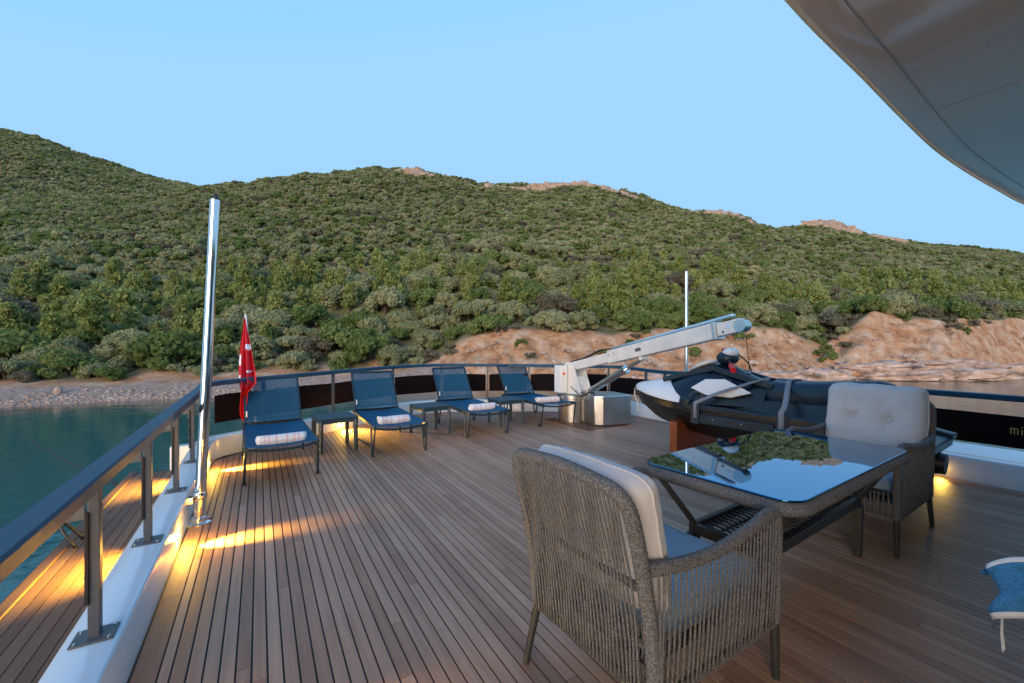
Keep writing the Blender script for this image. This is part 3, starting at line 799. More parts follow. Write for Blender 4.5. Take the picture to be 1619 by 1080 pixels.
# long ledges lapped by the water on the right
ledges = [  # bearing column, depth past the shoreline, half length, half depth, half height, centre z, words
    (1225, -0.3, 3.6, 1.3, 0.85, -2.75, "pale pink rock ledge at the waterline just right of the crane cable"),
    (1300, -0.5, 3.4, 1.4, 1.0, -2.8, "rounded grey brown boulder at the waterline behind the jet ski seat"),
    (1150, 0.3, 3.4, 1.2, 0.8, -2.6, "low rock ledge at the water behind the jet ski handlebars"),
    (1385, 0.9, 5.2, 1.6, 0.75, -1.9, "long pinkish upper rock ledge above the water behind the tall cushion"),
    (1420, -0.6, 4.4, 1.2, 0.7, -2.75, "dark undercut rock ledge touching the water behind the tall cushion"),
    (1515, -0.2, 5.6, 1.3, 0.8, -2.6, "pale tapering rock tongue running out over the water at the right"),
    (1500, 1.8, 5.4, 1.5, 0.7, -1.6, "broad pink rock shelf on top of the rock tongue at the right"),
    (1610, -0.5, 4.0, 1.4, 0.9, -2.6, "farthest pale rock ledge at the right edge of the shore"),
    (1050, 0.2, 3.0, 1.0, 0.7, -2.7, "small rock ledge at the water behind the steel crane boom"),
]
ax = math.atan2(-SA, CA)
for i, (px, dd, a, b, h, cz, lab) in enumerate(ledges):
    z = float(itp(T_SHORE, px)) + dd
    x, y = to_world(px, z)
    mb = MB(); rock_blob(mb, (0, 0, 0), (a, b, h), i * 7.3, 40, 20, 0.42, 2.1)
    o = mb.obj("rock_ledge", M['shorerock'], angle=75); o.location = (x, y, cz); o.rotation_euler = (R(4), R(rs.uniform(-3, 3)), ax + R(rs.uniform(-9, 9)))
    tag(o, lab, "rock", "rock ledges along the waterline")
outs = [(662, 268, 285, 66, "bare pale rock outcrop on the highest part of the ridge"),
        (790, 292, 305, 84, "long pale rock band below the flat middle part of the ridge"),
        (900, 290, 312, 118, "tallest pink rock face below the ridge right of its middle"),
        (985, 300, 316, 60, "sloping rock outcrop where the ridge begins to fall right"),
        (1140, 329, 345, 100, "thin pale rock line on the falling ridge above the crane tip"),
        (1308, 353, 378, 92, "bright pink knobbly crag on the small second summit"),
        (1405, 374, 387, 70, "low pale rocks on the ridge right of the second summit")]
for i, (px, yt, yb, wpx, lab) in enumerate(outs):
    z = float(itp(T_Z1, px)) * 0.915
    mb = MB(); x0, y0 = to_world(px, z); g0 = ground(x0, y0)
    nb = int(wpx / 2.2)
    for k in range(nb):
        u = (k + rs.uniform(0, 1)) / nb - 0.5
        p = px + u * wpx; zz = z + rs.uniform(-9, 9)
        x, y = to_world(p, zz); hpx = (yb - yt) * rs.uniform(0.55, 1.0) * (1 - 1.6 * u * u)
        r = hpx * zz / F * 0.5
        top = EYE + (CY - (np.interp(p, T_R1[0], T_R1[1]) + 1)) * z / F
        gz = ground(x, y)
        rock_blob(mb, (x - x0, y - y0, gz - g0 + r * rs.uniform(-0.35, 0.15)), (r * rs.uniform(1.1, 1.8), r * rs.uniform(0.7, 1.3), r * rs.uniform(0.6, 1.1)), i * 50 + k, 12, 9, 0.5, 1.9)
    o = mb.obj("rock_outcrop", M['ridgerock'], angle=35); o.location = (x0, y0, g0)
    tag(o, lab, "rocks", "rock outcrops along the ridge")
# pebbles and stones on the beach
mb = MB()
for k in range(2200):
    px = rs.uniform(-60, 640); d = abs(rs.gauss(0, 1.3)) + 0.1
    z = float(itp(T_SHORE, px)) + d; x, y = to_world(px, z); s = rs.choice([0.03, 0.04, 0.04, 0.05, 0.06, 0.07, 0.09, 0.13]) * rs.uniform(0.7, 1.3)
    rock_blob(mb, (x, y, ground(x, y) + s * 0.1), (s, s * 0.8, s * 0.5), k, 6, 4, 0.3)
tag(mb.obj("beach_pebbles", M['pebble'], angle=60), "pale pebbles and stones strewn along the water's edge of the beach", "pebbles", kind='stuff')
mb = MB()
for k in range(650):
    px = rs.uniform(700, 1680); bw = float(itp(T_BANKW, px)); d = rs.uniform(0.2, bw * 0.95)
    z = float(itp(T_SHORE, px)) + d; x, y = to_world(px, z); s = rs.choice([0.05, 0.06, 0.07, 0.09, 0.12, 0.16, 0.24]) * rs.uniform(0.7, 1.3) * (1.5 if d < 2 else 1)
    rock_blob(mb, (x, y, ground(x, y) + s * 0.2), (s * 1.1, s * 0.8, s * 0.6), k, 6, 4, 0.5)
tag(mb.obj("bank_stones", M['shorerock'], angle=40), "loose stones lying on the orange bank and rock ledges", "stones", kind='stuff')
mb = MB(); x, y = to_world(92, 33.5); rock_blob(mb, (0, 0, 0), (0.28, 0.2, 0.3), 3.0, 10, 7)
o = mb.obj("stone", M['pebble']); o.location = (x, y, ground(x, y) + 0.15); tag(o, "single white stone standing on the left beach", "stone")

# ------------------------------------------------------------------ outline of the deck
XL, XR, XM = -0.47, 6.12, 2.83
def aft(x): return 8.05 - 0.65 * (math.sqrt((x - XM) ** 2 + 0.36) - 0.6)
def outline():
    p = [(XL, y) for y in np.arange(-2.8, 6.0, 0.4)]
    p += [(XL, 6.05), (XL + 0.02, 6.20), (XL + 0.09, 6.315)]
    p += [(x, aft(x)) for x in np.linspace(-0.25, 5.9, 40)]
    p += [(XR - 0.09, 6.315), (XR - 0.02, 6.20), (XR, 6.05)]
    p += [(XR, y) for y in np.arange(5.8, -2.9, -0.4)]
    return [Vector((a, b, 0)) for a, b in p]
OUT = outline()
def offset(path, d):
    o = []
    for i, p in enumerate(path):
        a = path[max(0, i - 1)]; b = path[min(len(path) - 1, i + 1)]; t = (b - a).normalized(); n = Vector((-t.y, t.x, 0)); o.append(p + n * d)
    return o
def rail_z(p): return 0.90 + 0.055 * max(0.0, 1 - (max(0, 8.2 - p.y) / 2.6) ** 1.3) if p.y > 5.6 else (0.90 if p.x < 3 else 0.885)
def sweep(mb, path, sec, zf=None):
    rings = []
    for (d, z) in sec: rings.append([(q.x, q.y, z + (zf(q) if zf else 0)) for q in offset(path, d)])
    rows = [[r[i] for r in rings] for i in range(len(path))]
    mb.grid(rows, True)
    for e in (rows[0], list(reversed(rows[-1]))): mb.add(e, [tuple(range(len(e)))])
    return mb

# teak deck: caulk bed with every plank its own object
bed = [(p.x, p.y, -0.005) for p in OUT]
mb = MB(); mb.add(bed + [(p[0], p[1], -0.12) for p in bed], [tuple(range(len(bed))), tuple(reversed(range(len(bed), 2 * len(bed))))] + [(i, (i + 1) % len(bed), len(bed) + (i + 1) % len(bed), len(bed) + i) for i in range(len(bed))])
deck = tag(mb.obj("deck", M['caulk'], smooth=False), kind='structure')
PITCH, GAP = 0.0588, 0.0078
planks = []
x = XL + 0.012; k = 0
widths = [0.088, 0.036]
def plank_hexa(x0, x1, y0, ya, yb, z0=-0.03, z1=0.0):
    return [(x0, y0, z0), (x1, y0, z0), (x1, yb, z0), (x0, ya, z0), (x0, y0, z1), (x1, y0, z1), (x1, yb, z1), (x0, ya, z1)]
while x < XR - 0.02:
    w = widths[k] if k < 2 else PITCH - GAP
    x1 = min(x + w, XR - 0.012)
    ya, yb = aft(x) - 0.015, aft(x1) - 0.015
    if x < -0.25: ya, yb = min(ya, 6.05 + (x - XL) * 1.1), min(yb, 6.07 + (x1 - XL) * 1.1)
    if x > 5.92: ya, yb = min(ya, 6.1), min(yb, 6.1)
    y = -1.6 - ((k * 1.17) % 2.9) if k % 2 else -1.6 - ((k * 0.62 + 1.3) % 2.9)
    while True:
        L = 2.9 + 0.25 * rs.random(); y2 = y + L
        if y2 > min(ya, yb) - 0.5:
            planks.append((x, x1, y, ya, yb)); break
        planks.append((x, x1, y, y2 - 0.003, y2 - 0.003)); y = y2
    x = x1 + GAP; k += 1
def shown(p):
    cx, cy = (p[0] + p[1]) / 2, min(max((p[2] + p[3]) / 2, 1.2), 7)
    px, z = to_cam(cx, cy)
    return (p[3] - p[2]) / max(1.0, z) ** 2 if p[3] > 0.2 and -120 < px < 1750 else 0
planks.sort(key=shown, reverse=True)
for p in planks[:296]:
    MB().hexa(plank_hexa(p[0], p[1], p[2], p[3], p[4])).obj("plank", M['teak'], deck, smooth=False)
mb = MB(); tones = []
for p in planks[296:]:
    mb.hexa(plank_hexa(*p)); tones += [rs.random()] * 6
o = mb.obj("plank", M['teak'], deck, smooth=False)
a = o.data.attributes.new("tone", 'FLOAT', 'FACE'); a.data.foreach_set('value', np.array(tones, np.float32))
o['kind'] = 'stuff'

# lower side deck outboard on the left
SD = -0.30
mb = MB().box(-1.40, -0.665, -2, 7.2, SD - 0.2, SD - 0.006)
side = tag(mb.obj("side_deck", M['caulk'], smooth=False), kind='structure')
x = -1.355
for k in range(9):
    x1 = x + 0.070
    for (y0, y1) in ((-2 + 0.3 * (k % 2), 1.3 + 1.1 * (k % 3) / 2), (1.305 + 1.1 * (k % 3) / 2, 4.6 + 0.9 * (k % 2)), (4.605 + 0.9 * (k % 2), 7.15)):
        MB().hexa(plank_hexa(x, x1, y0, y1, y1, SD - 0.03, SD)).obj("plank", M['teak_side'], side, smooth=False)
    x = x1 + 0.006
mb = MB().box(-1.44, -1.36, -2, 7.3, SD - 0.03, SD + 0.012)
tag(mb.obj("toe_rail", M['teak_side'], bevel=0.01), "thin dark wooden edge strip along the outer side deck", "deck edge")
mb = MB().box(-1.02, -0.665, 7.16, 7.3, SD - 0.2, SD + 0.30)
tag(mb.obj("side_deck_wall", M['gelcoat'], bevel=0.01), "low white cross wall closing the far end of the side deck", "wall")
# hull below
mb = MB(); hp = offset(OUT, 0.95)
sweep(mb, hp, [(0, SD - 0.05), (0.02, SD - 0.22), (-0.15, SEA - 0.6), (-0.6, SEA - 0.6), (-0.6, SD - 0.22), (-0.6, SD - 0.05)])
tag(mb.obj("yacht_hull", M['hull'], angle=50), "white hull sides of the yacht below the teak decks", "hull")

# coaming
mb = MB(); sweep(mb, OUT, [(0, -0.11), (0, 0.222), (0.004, 0.232), (0.014, 0.236), (0.172, 0.236), (0.182, 0.232), (0.186, 0.222), (0.186, -0.55), (0.1, -0.55), (0.1, -0.11)])
coam = tag(mb.obj("coaming", M['gelcoat'], angle=50), "low white gloss coaming curving round the teak deck under the railing", "coaming")

tag(MB().box(XR + 0.19, XR + 0.90, -2.0, 5.4, -0.25, 0.226).obj("bulwark_cap", M['gelcoat'], bevel=0.015), "wide white ledge outside the right railing below the dark panel", "ledge")
# railing
rail_root = thing("railing", "dark blue grey guard rail with square posts round the whole stern deck", "railing")
mb = MB(); sweep(mb, OUT, [(0.045, -0.058), (0.040, -0.010), (0.048, 0.0), (0.122, 0.0), (0.130, -0.010), (0.125, -0.058)], rail_z)
mb.obj("top_rail", M['rail'], rail_root, angle=35)
OFF = 0.088
def post_mesh(h):
    return MB().box(-0.018, 0.018, -0.020, 0.020, 0.0, h).mesh("post", M['post'], bevel=0.003)
BP = MB().box(-0.065, 0.065, -0.055, 0.055, 0, 0.008).mesh("base_plate", M['post'], bevel=0.002)
SCR = MB().lathe([(0.006, 0), (0.006, 0.003), (0.003, 0.004)], n=8).mesh("screw", M['steel'])
STRIP = MB().box(0.003, 0.015, -0.016, 0.016, 0.14, 0.50).mesh("mounting_strip", M['strip'], bevel=0.002)
PLT = MB().box(-0.075, 0.004, -0.012, -0.004, 0.47, 0.605).mesh("bracket_plate", M['plate'], bevel=0.002)
POSTS = []
PC = offset(OUT, OFF)
def post(x, y, ang, left=False):
    h = rail_z(Vector((x, y, 0))) - 0.057 - 0.236
    e = link("post", post_mesh(h), rail_root, (x, y, 0.236)); e.rotation_euler = (0, 0, ang)
    link("base_plate", BP, e)
    for sx in (-0.05, 0.05):
        for sy in (-0.04, 0.04): link("screw", SCR, e, (sx, sy, 0.008))
    if left:
        # strip on the face that looks aft-to-fore and a plate outboard under the rail
        s = link("mounting_strip", STRIP, e, (-0.028, -0.012, 0))
        for z in (0.24, 0.36, 0.44): 
            q = link("screw", SCR, e, (-0.026, -0.012, z)); q.rotation_euler = (0, -math.pi / 2, 0)
        link("bracket_plate", PLT, e, (-0.030, 0.0, 0))
    POSTS.append((x, y))
for y in (0.30, 1.30, 2.29, 3.22, 4.20, 5.13, 5.98): post(XL - OFF, y, 0, True)
def along_px(px):
    best = None
    for i in range(len(PC) - 1):
        for t in np.linspace(0, 1, 12):
            q = PC[i].lerp(PC[i + 1], float(t)); p, z = to_cam(q.x, q.y)
            if z > 4 and (best is None or abs(p - px) < best[0]): best = (abs(p - px), q, (PC[i + 1] - PC[i]).normalized())
    return best[1], best[2]
aft_posts = []
for px in (416, 527, 621, 698, 771, 836, 893, 962, 1022):
    q, t = along_px(px); aft_posts.append(q); post(q.x, q.y, math.atan2(t.y, t.x))
for y in (5.15, 4.1, 3.05, 0.45, -0.8): post(XR + OFF, y, math.pi / 2)
# dark canvas panels laced between the posts, aft and right
pl = [Vector((XL - OFF, 5.98, 0)), Vector((XL - 0.03, 6.33, 0))] + aft_posts + [Vector((XR + OFF - 0.03, 6.2, 0)), Vector((XR + OFF, 5.15, 0)), Vector((XR + OFF, 4.1, 0)), Vector((XR + OFF, 3.05, 0)), Vector((XR + OFF, 0.45, 0)), Vector((XR + OFF, -0.8, 0))]
for i in range(1, len(pl) - 1):
    a, b = pl[i], pl[i + 1]; d = (b - a).normalized(); g = 0.035
    a2, b2 = a + d * g, b - d * g
    lo = 0.385 if a.x > 5.9 else 0.40; hi = 0.68 if a.x > 5.9 else 0.735
    mb = MB(); n_ = 8
    nrm = Vector((-d.y, d.x, 0))
    rows = []
    for k in range(n_ + 1):
        c = a2.lerp(b2, k / n_) + nrm * 0.012 * math.sin(k / n_ * 6.3)
        rows.append([(c.x - nrm.x * .006, c.y - nrm.y * .006, lo), (c.x - nrm.x * .006, c.y - nrm.y * .006, hi + 0.012 * math.sin(math.pi * k / n_)), (c.x + nrm.x * .006, c.y + nrm.y * .006, hi + 0.012 * math.sin(math.pi * k / n_)), (c.x + nrm.x * .006, c.y + nrm.y * .006, lo)])
    mb.grid(rows, True)
    for e in (rows[0], rows[-1]): mb.add(e, [(0, 1, 2, 3)])
    po = mb.obj("panel", M['canvas'], rail_root)
    if abs(a.y - 3.05) < 0.01:      # gold lettering at the picture's right edge
        tx = MB()
        def stroke(y0, z0, y1, z1, w=0.012): tx.beam((XR + OFF - 0.016, y0, z0), (XR + OFF - 0.016, y1, z1), 0.004, w, up=(0, 1, 0.001) if abs(y0 - y1) < 1e-4 else (0, 0, 1))
        yb_, zb_ = 1.085, 0.515
        for k in range(3): stroke(yb_ - k * 0.022, zb_, yb_ - k * 0.022, zb_ + 0.055, 0.009)
        stroke(yb_, zb_ + 0.055, yb_ - 0.044, zb_ + 0.055, 0.010)
        stroke(yb_ - 0.070, zb_, yb_ - 0.070, zb_ + 0.05, 0.010); stroke(yb_ - 0.070, zb_ + 0.066, yb_ - 0.070, zb_ + 0.078, 0.012)
        tx.obj("lettering", M['gold'], po)

# courtesy lights in the coaming
LENS = MB().lathe([(0.022, 0), (0.022, 0.004), (0.016, 0.006)], n=14).mesh("lens", M['lens'])
RINGM = MB().lathe([(0.032, 0), (0.032, 0.004), (0.024, 0.006)], n=16).mesh("bezel", M['steel'])
def courtesy(p, d, watts, cone=46, pitch=-0.46, blend=1.0):
    d = Vector(d).normalized(); q = d.to_track_quat('Z', 'Y')
    e = link("courtesy_light", RINGM, coam, p); e.rotation_euler = q.to_euler()
    link("lens", LENS, e, (0, 0, 0.004))
    ld = bpy.data.lights.new("courtesy_lamp", 'SPOT'); ld.energy = watts; ld.color = (1.0, 0.60, 0.08); ld.spot_size = R(cone); ld.spot_blend = blend; ld.shadow_soft_size = 0.012
    gl = bpy.data.lights.new("courtesy_glow", 'POINT'); gl.energy = min(watts, 100) * 0.03; gl.color = (1.0, 0.52, 0.06); gl.shadow_soft_size = 0.02
    go_ = bpy.data.objects.new("courtesy_glow", gl); COL.objects.link(go_); go_.location = Vector(p) + d * 0.035
    lo = bpy.data.objects.new("courtesy_lamp", ld); COL.objects.link(lo)
    lo.location = Vector(p) + d * 0.02
    v = Vector((d.x, d.y, pitch)); lo.rotation_euler = v.to_track_quat('-Z', 'Y').to_euler()
for y in (1.62, 3.60, 5.58): courtesy((XL, y, 0.10), (1, 0, 0), 170.0)
for y in (2.25, 4.30, 6.40): courtesy((XL - 0.186, y, SD + 0.16), (-1, 0, 0), 230.0, 100, -0.75)
for xx in (1.12,):
    t = 1e-3; sl = (aft(xx + t) - aft(xx - t)) / (2 * t); nn = Vector((sl, -1, 0)).normalized()
    courtesy((xx, aft(xx), 0.12), nn, 95.0, 80)
for y in (1.55,): courtesy((XR, y, 0.10), (-1, 0, 0), 4.5, 70)

# ------------------------------------------------------------------ roof overhang and the unseen deckhouse under it that blocks low sun
RZ = 2.60
redge = [(-1.9, -0.6), (-1.2, 0.05), (-0.4, 0.42), (0.6, 0.66), (1.6, 0.80), (2.4, 0.862), (3.0, 0.91), (3.7, 0.955), (4.4, 0.965), (5.1, 0.955), (5.8, 0.935), (6.6, 0.84), (7.2, 0.5), (7.5, -0.2)]
re_ = [Vector((p.x, p.y, 0)) for p in crom([(a, b, 0) for a, b in redge], 6)]
back = -5.0
roof = None
def sheet(path, z0, z1, ymin, name, m, parent, bev=0.0):
    pts = [(p.x, p.y) for p in path] + [(path[-1].x, ymin), (path[0].x, ymin)]
    return MB().prism([(a, b, z0) for a, b in pts], (0, 0, z1 - z0)).obj(name, m, parent, bevel=bev, seg=3)
roof = sheet(re_, RZ + 0.007, RZ + 0.16, back, "roof_overhang", M['ceiling'], None)
tag(roof, "big white curved roof overhang jutting out over the upper right", "roof")
ins = [Vector((p.x, p.y - 0.125, 0)) for p in re_]
# rounded lip
rows = []
for p in re_:
    rows.append([(p.x, p.y + o, RZ + z) for o, z in ((-0.118, 0.0), (-0.02, 0.0), (0.012, 0.012), (0.03, 0.05), (0.03, 0.12), (0.01, 0.162), (-0.05, 0.175), (-0.118, 0.175))])
mb = MB().grid(rows, True); mb.obj("edge_lip", M['ceiling'], roof, angle=60)
def ceil_panel(xa, xb):
    pts = [p for p in ins if xa + 0.004 <= p.x <= xb - 0.004]
    f_ = lambda xx: float(np.interp(xx, [p.x for p in ins], [p.y for p in ins])) - 0.006
    path = [Vector((xa + 0.004, f_(xa + 0.004), 0))] + [Vector((p.x, p.y - 0.006, 0)) for p in pts if xa + 0.02 < p.x < xb - 0.02] + [Vector((xb - 0.004, f_(xb - 0.004), 0))]
    sheet(path, RZ, RZ + 0.006, back, "ceiling_panel", M['ceiling'], roof)
for xa, xb in ((-1.9, 0.6), (0.6, 3.014), (3.014, 5.4), (5.4, 7.5)): ceil_panel(xa, xb)
house = MB().box(-0.42, 6.06, -5.0, -1.85, 0.0, RZ - 0.004)  # out of view; left edge and front wall set to keep low sun off deck
hs = tag(house.obj("deckhouse", M['gelcoat'], bevel=0.05), "unseen white deckhouse under the roof behind the viewer, shaped to block low sun", "deckhouse")
for xa in (0.2, 1.8, 3.4, 4.8): MB().box(xa, xa + 1.1, -1.852, -1.835, 0.35, 2.1).obj("window", M['glass'], hs, bevel=0.004)

# ------------------------------------------------------------------ steel poles, flag, mooring line
def steel_pole(x, y, h, r, lean, z0, label, big):
    t = thing("steel_pole", label, "pole", (x, y, z0), 0, "polished steel awning poles")
    MB().tube([(0, 0, 0.01), (lean[0] * 0.5, lean[1] * 0.5, h * 0.5), (lean[0], lean[1], h)], r, 36).obj("tube", M['steel'], t, angle=60)
    MB().lathe([(r * 2.3, 0), (r * 2.3, 0.012), (r * 1.5, 0.018), (r * 1.35, 0.05), (r * 1.02, 0.055)], n=24).obj("base_flange", M['steel'], t)
    MB().lathe([(r * 1.12, 0), (r * 1.25, 0.01), (r * 1.25, 0.04), (r * 1.12, 0.05)], (lean[0] * 0.08, lean[1] * 0.08, 0.19), 24).obj("collar", M['steel'], t)
    MB().lathe([(r * 0.95, 0), (r * 0.9, 0.012), (r * 0.5, 0.016), (r * 0.42, 0.04), (r * 0.2, 0.052)], (lean[0], lean[1], h), 16).obj("cap", M['darkmetal'], t)
    for k in range(4):
        a = k * math.pi / 2 + 0.6
        MB().lathe([(0.008, 0), (0.008, 0.006), (0.004, 0.009)], (r * 1.9 * math.cos(a), r * 1.9 * math.sin(a), 0.014), 8).obj("bolt", M['steel'], t)
    if big:
        MB().box(-0.075, -0.03, -0.06, 0.0, 0.17, 0.22).obj("bracket", M['steel'], t, bevel=0.004)
    return t
steel_pole(-0.40, 4.06, 2.50, 0.036, (0.105, -0.02), 0.0, "tall polished steel pole standing by the left railing", True)
steel_pole(6.0, 4.55, 2.54, 0.027, (0, 0), 0.0, "slimmer steel pole behind the crane boom and jet ski", False)

fs = thing("flagstaff", "slanted white flagstaff at the stern behind the leftmost lounger", "flagstaff", (-0.03, 6.64, 0.236))
MB().tube([(0, 0, 0), (-0.155, 1.24, 1.58)], [0.017, 0.013], 10).obj("staff", M['white'], fs)
MB().lathe([(0.035, 0), (0.035, 0.02), (0.024, 0.03), (0.022, 0.10)], n=14).obj("socket", M['steel'], fs)
# limp flag hanging from the staff
CR_ = Vector((CA, -SA, 0)); FWD = Vector((SA, CA, 0)); FZ = 6.45
FL = [(503, 386, 388), (520, 383.5, 391), (545, 380, 396), (570, 378, 400.5), (590, 377.5, 404), (605, 378, 405.5), (612, 379.5, 400), (620, 381, 392), (640, 379, 390.5), (655, 379, 391), (663, 382, 391.5), (668, 386, 391)]
NU, NV = 48, 84
rows, marks = [], []
for j in range(NV + 1):
    yy = 503 + 165 * j / NV
    l_ = float(np.interp(yy, [q[0] for q in FL], [q[1] for q in FL])); r_ = float(np.interp(yy, [q[0] for q in FL], [q[2] for q in FL]))
    row = []; wd = r_ - l_
    for i in range(NU + 1):
        f = i / NU
        lat = f + 0.13 * math.sin(f * 2 * math.pi * 2.5 + 0.6 + yy * 0.012) * math.sin(math.pi * f)
        px = l_ + wd * lat
        dep = (0.010 * wd / 6) * 1.6 * math.sin(f * 2 * math.pi * 2.5 + 2.1 + yy * 0.02) + 0.02 * math.sin(yy * 0.05 + f * 3)
        zt = FZ + dep + max(0, (585 - yy)) * 0.0038 + 0.10
        zt = float(np.interp(yy, [503, 592, 612], [6.50, 5.72, 5.42])) + dep
        p = Vector((0, 0, EYE)) + CR_ * ((px - CX) / F * zt) + FWD * zt + Vector((0, 0, -(yy - CY) / F * zt))
        row.append(tuple(p))
    rows.append(row)
mb = MB().grid(rows)
def fold_mark(f, yy):
    l_ = float(np.interp(yy, [q[0] for q in FL], [q[1] for q in FL])); r_ = float(np.interp(yy, [q[0] for q in FL], [q[2] for q in FL]))
    px = l_ + (r_ - l_) * f
    if ((px - 392.5) / 5.0) ** 2 + ((yy - 549) / 5.0) ** 2 < 1 and yy < 553 + (px - 392) * 0.5: return True
    if ((px - 379.2) / 2.6) ** 2 + ((yy - 569) / 9.5) ** 2 < 1: return True
    if 391 < px < 402 and abs(yy - 587.2 - (px - 396) * 0.08) < 1.3 * (402 - px) / 6: return True
    if px < 379.6 and 594 < yy < 600: return True
    return False
mb.mi = [1 if fold_mark((i + .5) / NU, 503 + 165 * (j + .5) / NV) else 0 for j in range(NV) for i in range(NU)]
fl = mb.obj("flag", [M['flagred'], M['flagwhite']], angle=180)
tag(fl, "limp red flag with white crescent and star hanging from the slanted staff", "flag")

p0 = Vector((-1.46, 6.9, -0.36)); z_ = 29.0; xw, yw = to_world(-22, z_)
p1 = Vector((xw, yw, SEA + 0.15))
mb = MB().tube([p0.lerp(p1, t) - Vector((0, 0, 1.1 * t * (1 - t))) for t in np.linspace(0, 1, 24)], 0.016, 6)
tag(mb.obj("mooring_line", M['rope_dark'], angle=180), "dark mooring line running from the yacht's left side to the shore", "mooring line")
mb = MB(); hoop = [(-1.36, 4.95 + 0.10 * math.cos(t), SD - 0.02 + 0.17 * math.sin(t)) for t in np.linspace(0, math.pi, 14)]
mb.tube([(-1.30 - 0.12 * math.sin(t), 4.95 + 0.09 * math.cos(t), SD + 0.20 * math.sin(t)) for t in np.linspace(0, math.pi, 16)], 0.014, 8)
tag(mb.obj("fairlead_hoop", M['black'], angle=180), "small black hoop standing on the edge of the side deck", "deck fitting")

# ------------------------------------------------------------------ sun loungers
LW = 0.318
def make_lounger():
    t = thing("sun_lounger", "x", "sun lounger", group="sun loungers along the stern rail")
    SL, RL, ZS = 1.40, 1.52, 0.355
    fr = MB()
    for s in (-1, 1): fr.beam((s * LW, 0, ZS), (s * LW, RL, ZS), 0.030, 0.045)
    # bowed foot bar and cross bars under the sling
    fr.tube([(u * LW, 0.012, ZS - 0.035 * (1 - u * u)) for u in np.linspace(-1, 1, 9)], 0.014, 8)
    fr.tube([(u * LW, SL, ZS - 0.03 * (1 - u * u)) for u in np.linspace(-1, 1, 9)], 0.012, 8)
    fr.beam((-LW, RL, ZS), (LW, RL, ZS), 0.03, 0.04)
    fr.obj("frame", M['loungeframe'], t, bevel=0.004)
    def slingrows(p, d, L, sag, w):
        rows = []
        d = Vector(d).normalized(); nn = Vector((0, -d.z, d.y))
        for i in range(13):
            row = []
            for j in range(11):
                u = -1 + 2 * j / 10
                k = sag * (1 - u * u) * (0.55 + 0.45 * math.sin(math.pi * i / 12))
                row.append(Vector(p) + d * (L * i / 12) + Vector((u * w, 0, 0)) - nn * k)
            rows.append(row)
        return rows, nn
    def sling(name, p, d, L, sag, w):
        rows, nn = slingrows(p, d, L, sag, w); mb = MB().grid(rows)
        mb.obj(name, M['seatsling'] if name == 'seat_sling' else M['sling'], t, angle=180)
    sling("seat_sling", (0, 0.0, ZS + 0.024), (0, 1, 0), SL, 0.040, LW - 0.002)
    an = R(53); BL = 0.66; hy = SL - 0.03; hz = ZS + 0.03
    dv = Vector((0, math.cos(an), math.sin(an)))
    bf = MB()
    for s in (-1, 1): bf.beam(Vector((s * (LW - 0.012), hy, hz)), Vector((s * (LW - 0.012), hy, hz)) + dv * BL, 0.026, 0.030, up=(0, -dv.z, dv.y))
    top = Vector((0, hy, hz)) + dv * BL
    bf.beam((-LW + 0.012, top.y, top.z), (LW - 0.012, top.y, top.z), 0.026, 0.030, up=dv)
    for q in (0.12, 0.72):
        c = Vector((0, hy, hz)) + dv * (BL * q) + Vector((0, dv.z, -dv.y)) * 0.035
        bf.tube([(u * (LW - 0.012), c.y, c.z) for u in (-1, -0.5, 0, 0.5, 1)], 0.011, 8)
    bf.obj("backrest_frame", M['loungeframe'], t, bevel=0.004)
    sling("backrest_sling", (0, hy, hz + 0.015), dv, BL, 0.022, LW - 0.02)
    mb = MB()
    for s in (-1, 1):
        c = Vector((s * (LW - 0.05), hy, hz)) + dv * 0.34
        mb.tube([c, (s * (LW - 0.045), RL - 0.02, ZS + 0.01)], 0.011, 8)
    mb.obj("backrest_strut", M['loungeframe'], t)
    for s in (-1, 1):
        for yc, dirn in ((0.115, 1), (1.36, -1)):
            a = (s * LW, yc - 0.105, ZS - 0.02); b = (s * LW, yc + 0.105, ZS - 0.02)
            lo1 = (s * (LW + 0.012), yc - 0.040, 0.04); lo2 = (s * (LW + 0.012), yc + 0.040, 0.04)
            lg = MB().tube(crom([a, (s * (LW + .006), yc - 0.075, 0.2), lo1, (s * (LW + .012), yc, 0.013), lo2, (s * (LW + .006), yc + 0.075, 0.2), b], 5), 0.0115, 8).obj("leg", M['loungeframe'], t, angle=180)
            MB().box(s * (LW + 0.012) - 0.014, s * (LW + 0.012) + 0.014, yc - 0.036, yc + 0.036, 0, 0.022).obj("foot_pad", M['strip'], lg, bevel=0.004)
    MB().box(-0.30, -0.285, hy + dv.y * 0.10 - 0.03, hy + dv.y * 0.10 - 0.018, hz + dv.z * 0.10, hz + dv.z * 0.10 + 0.07).obj("white_tag", M['white'], t)
    return t
lg = make_lounger()
LG = [((0.205, 4.83), 2, "leftmost blue sun lounger beside the flag, a towel on its foot end"),
      ((1.51, 5.22), -1, "blue sun lounger second from left, between the first two side tables"),
      ((2.93, 5.58), -2, "blue sun lounger third from left, between the second and third side tables"),
      ((4.30, 5.70), -3, "rightmost blue sun lounger next to the crane base")]
lounges = []
for i, ((x, y), a, lab) in enumerate(LG):
    o = lg if i == 0 else dup(lg)
    o.location = (x, y, 0); o.rotation_euler = (0, 0, R(a)); o['label'] = lab
    lounges.append((x, y, R(a)))
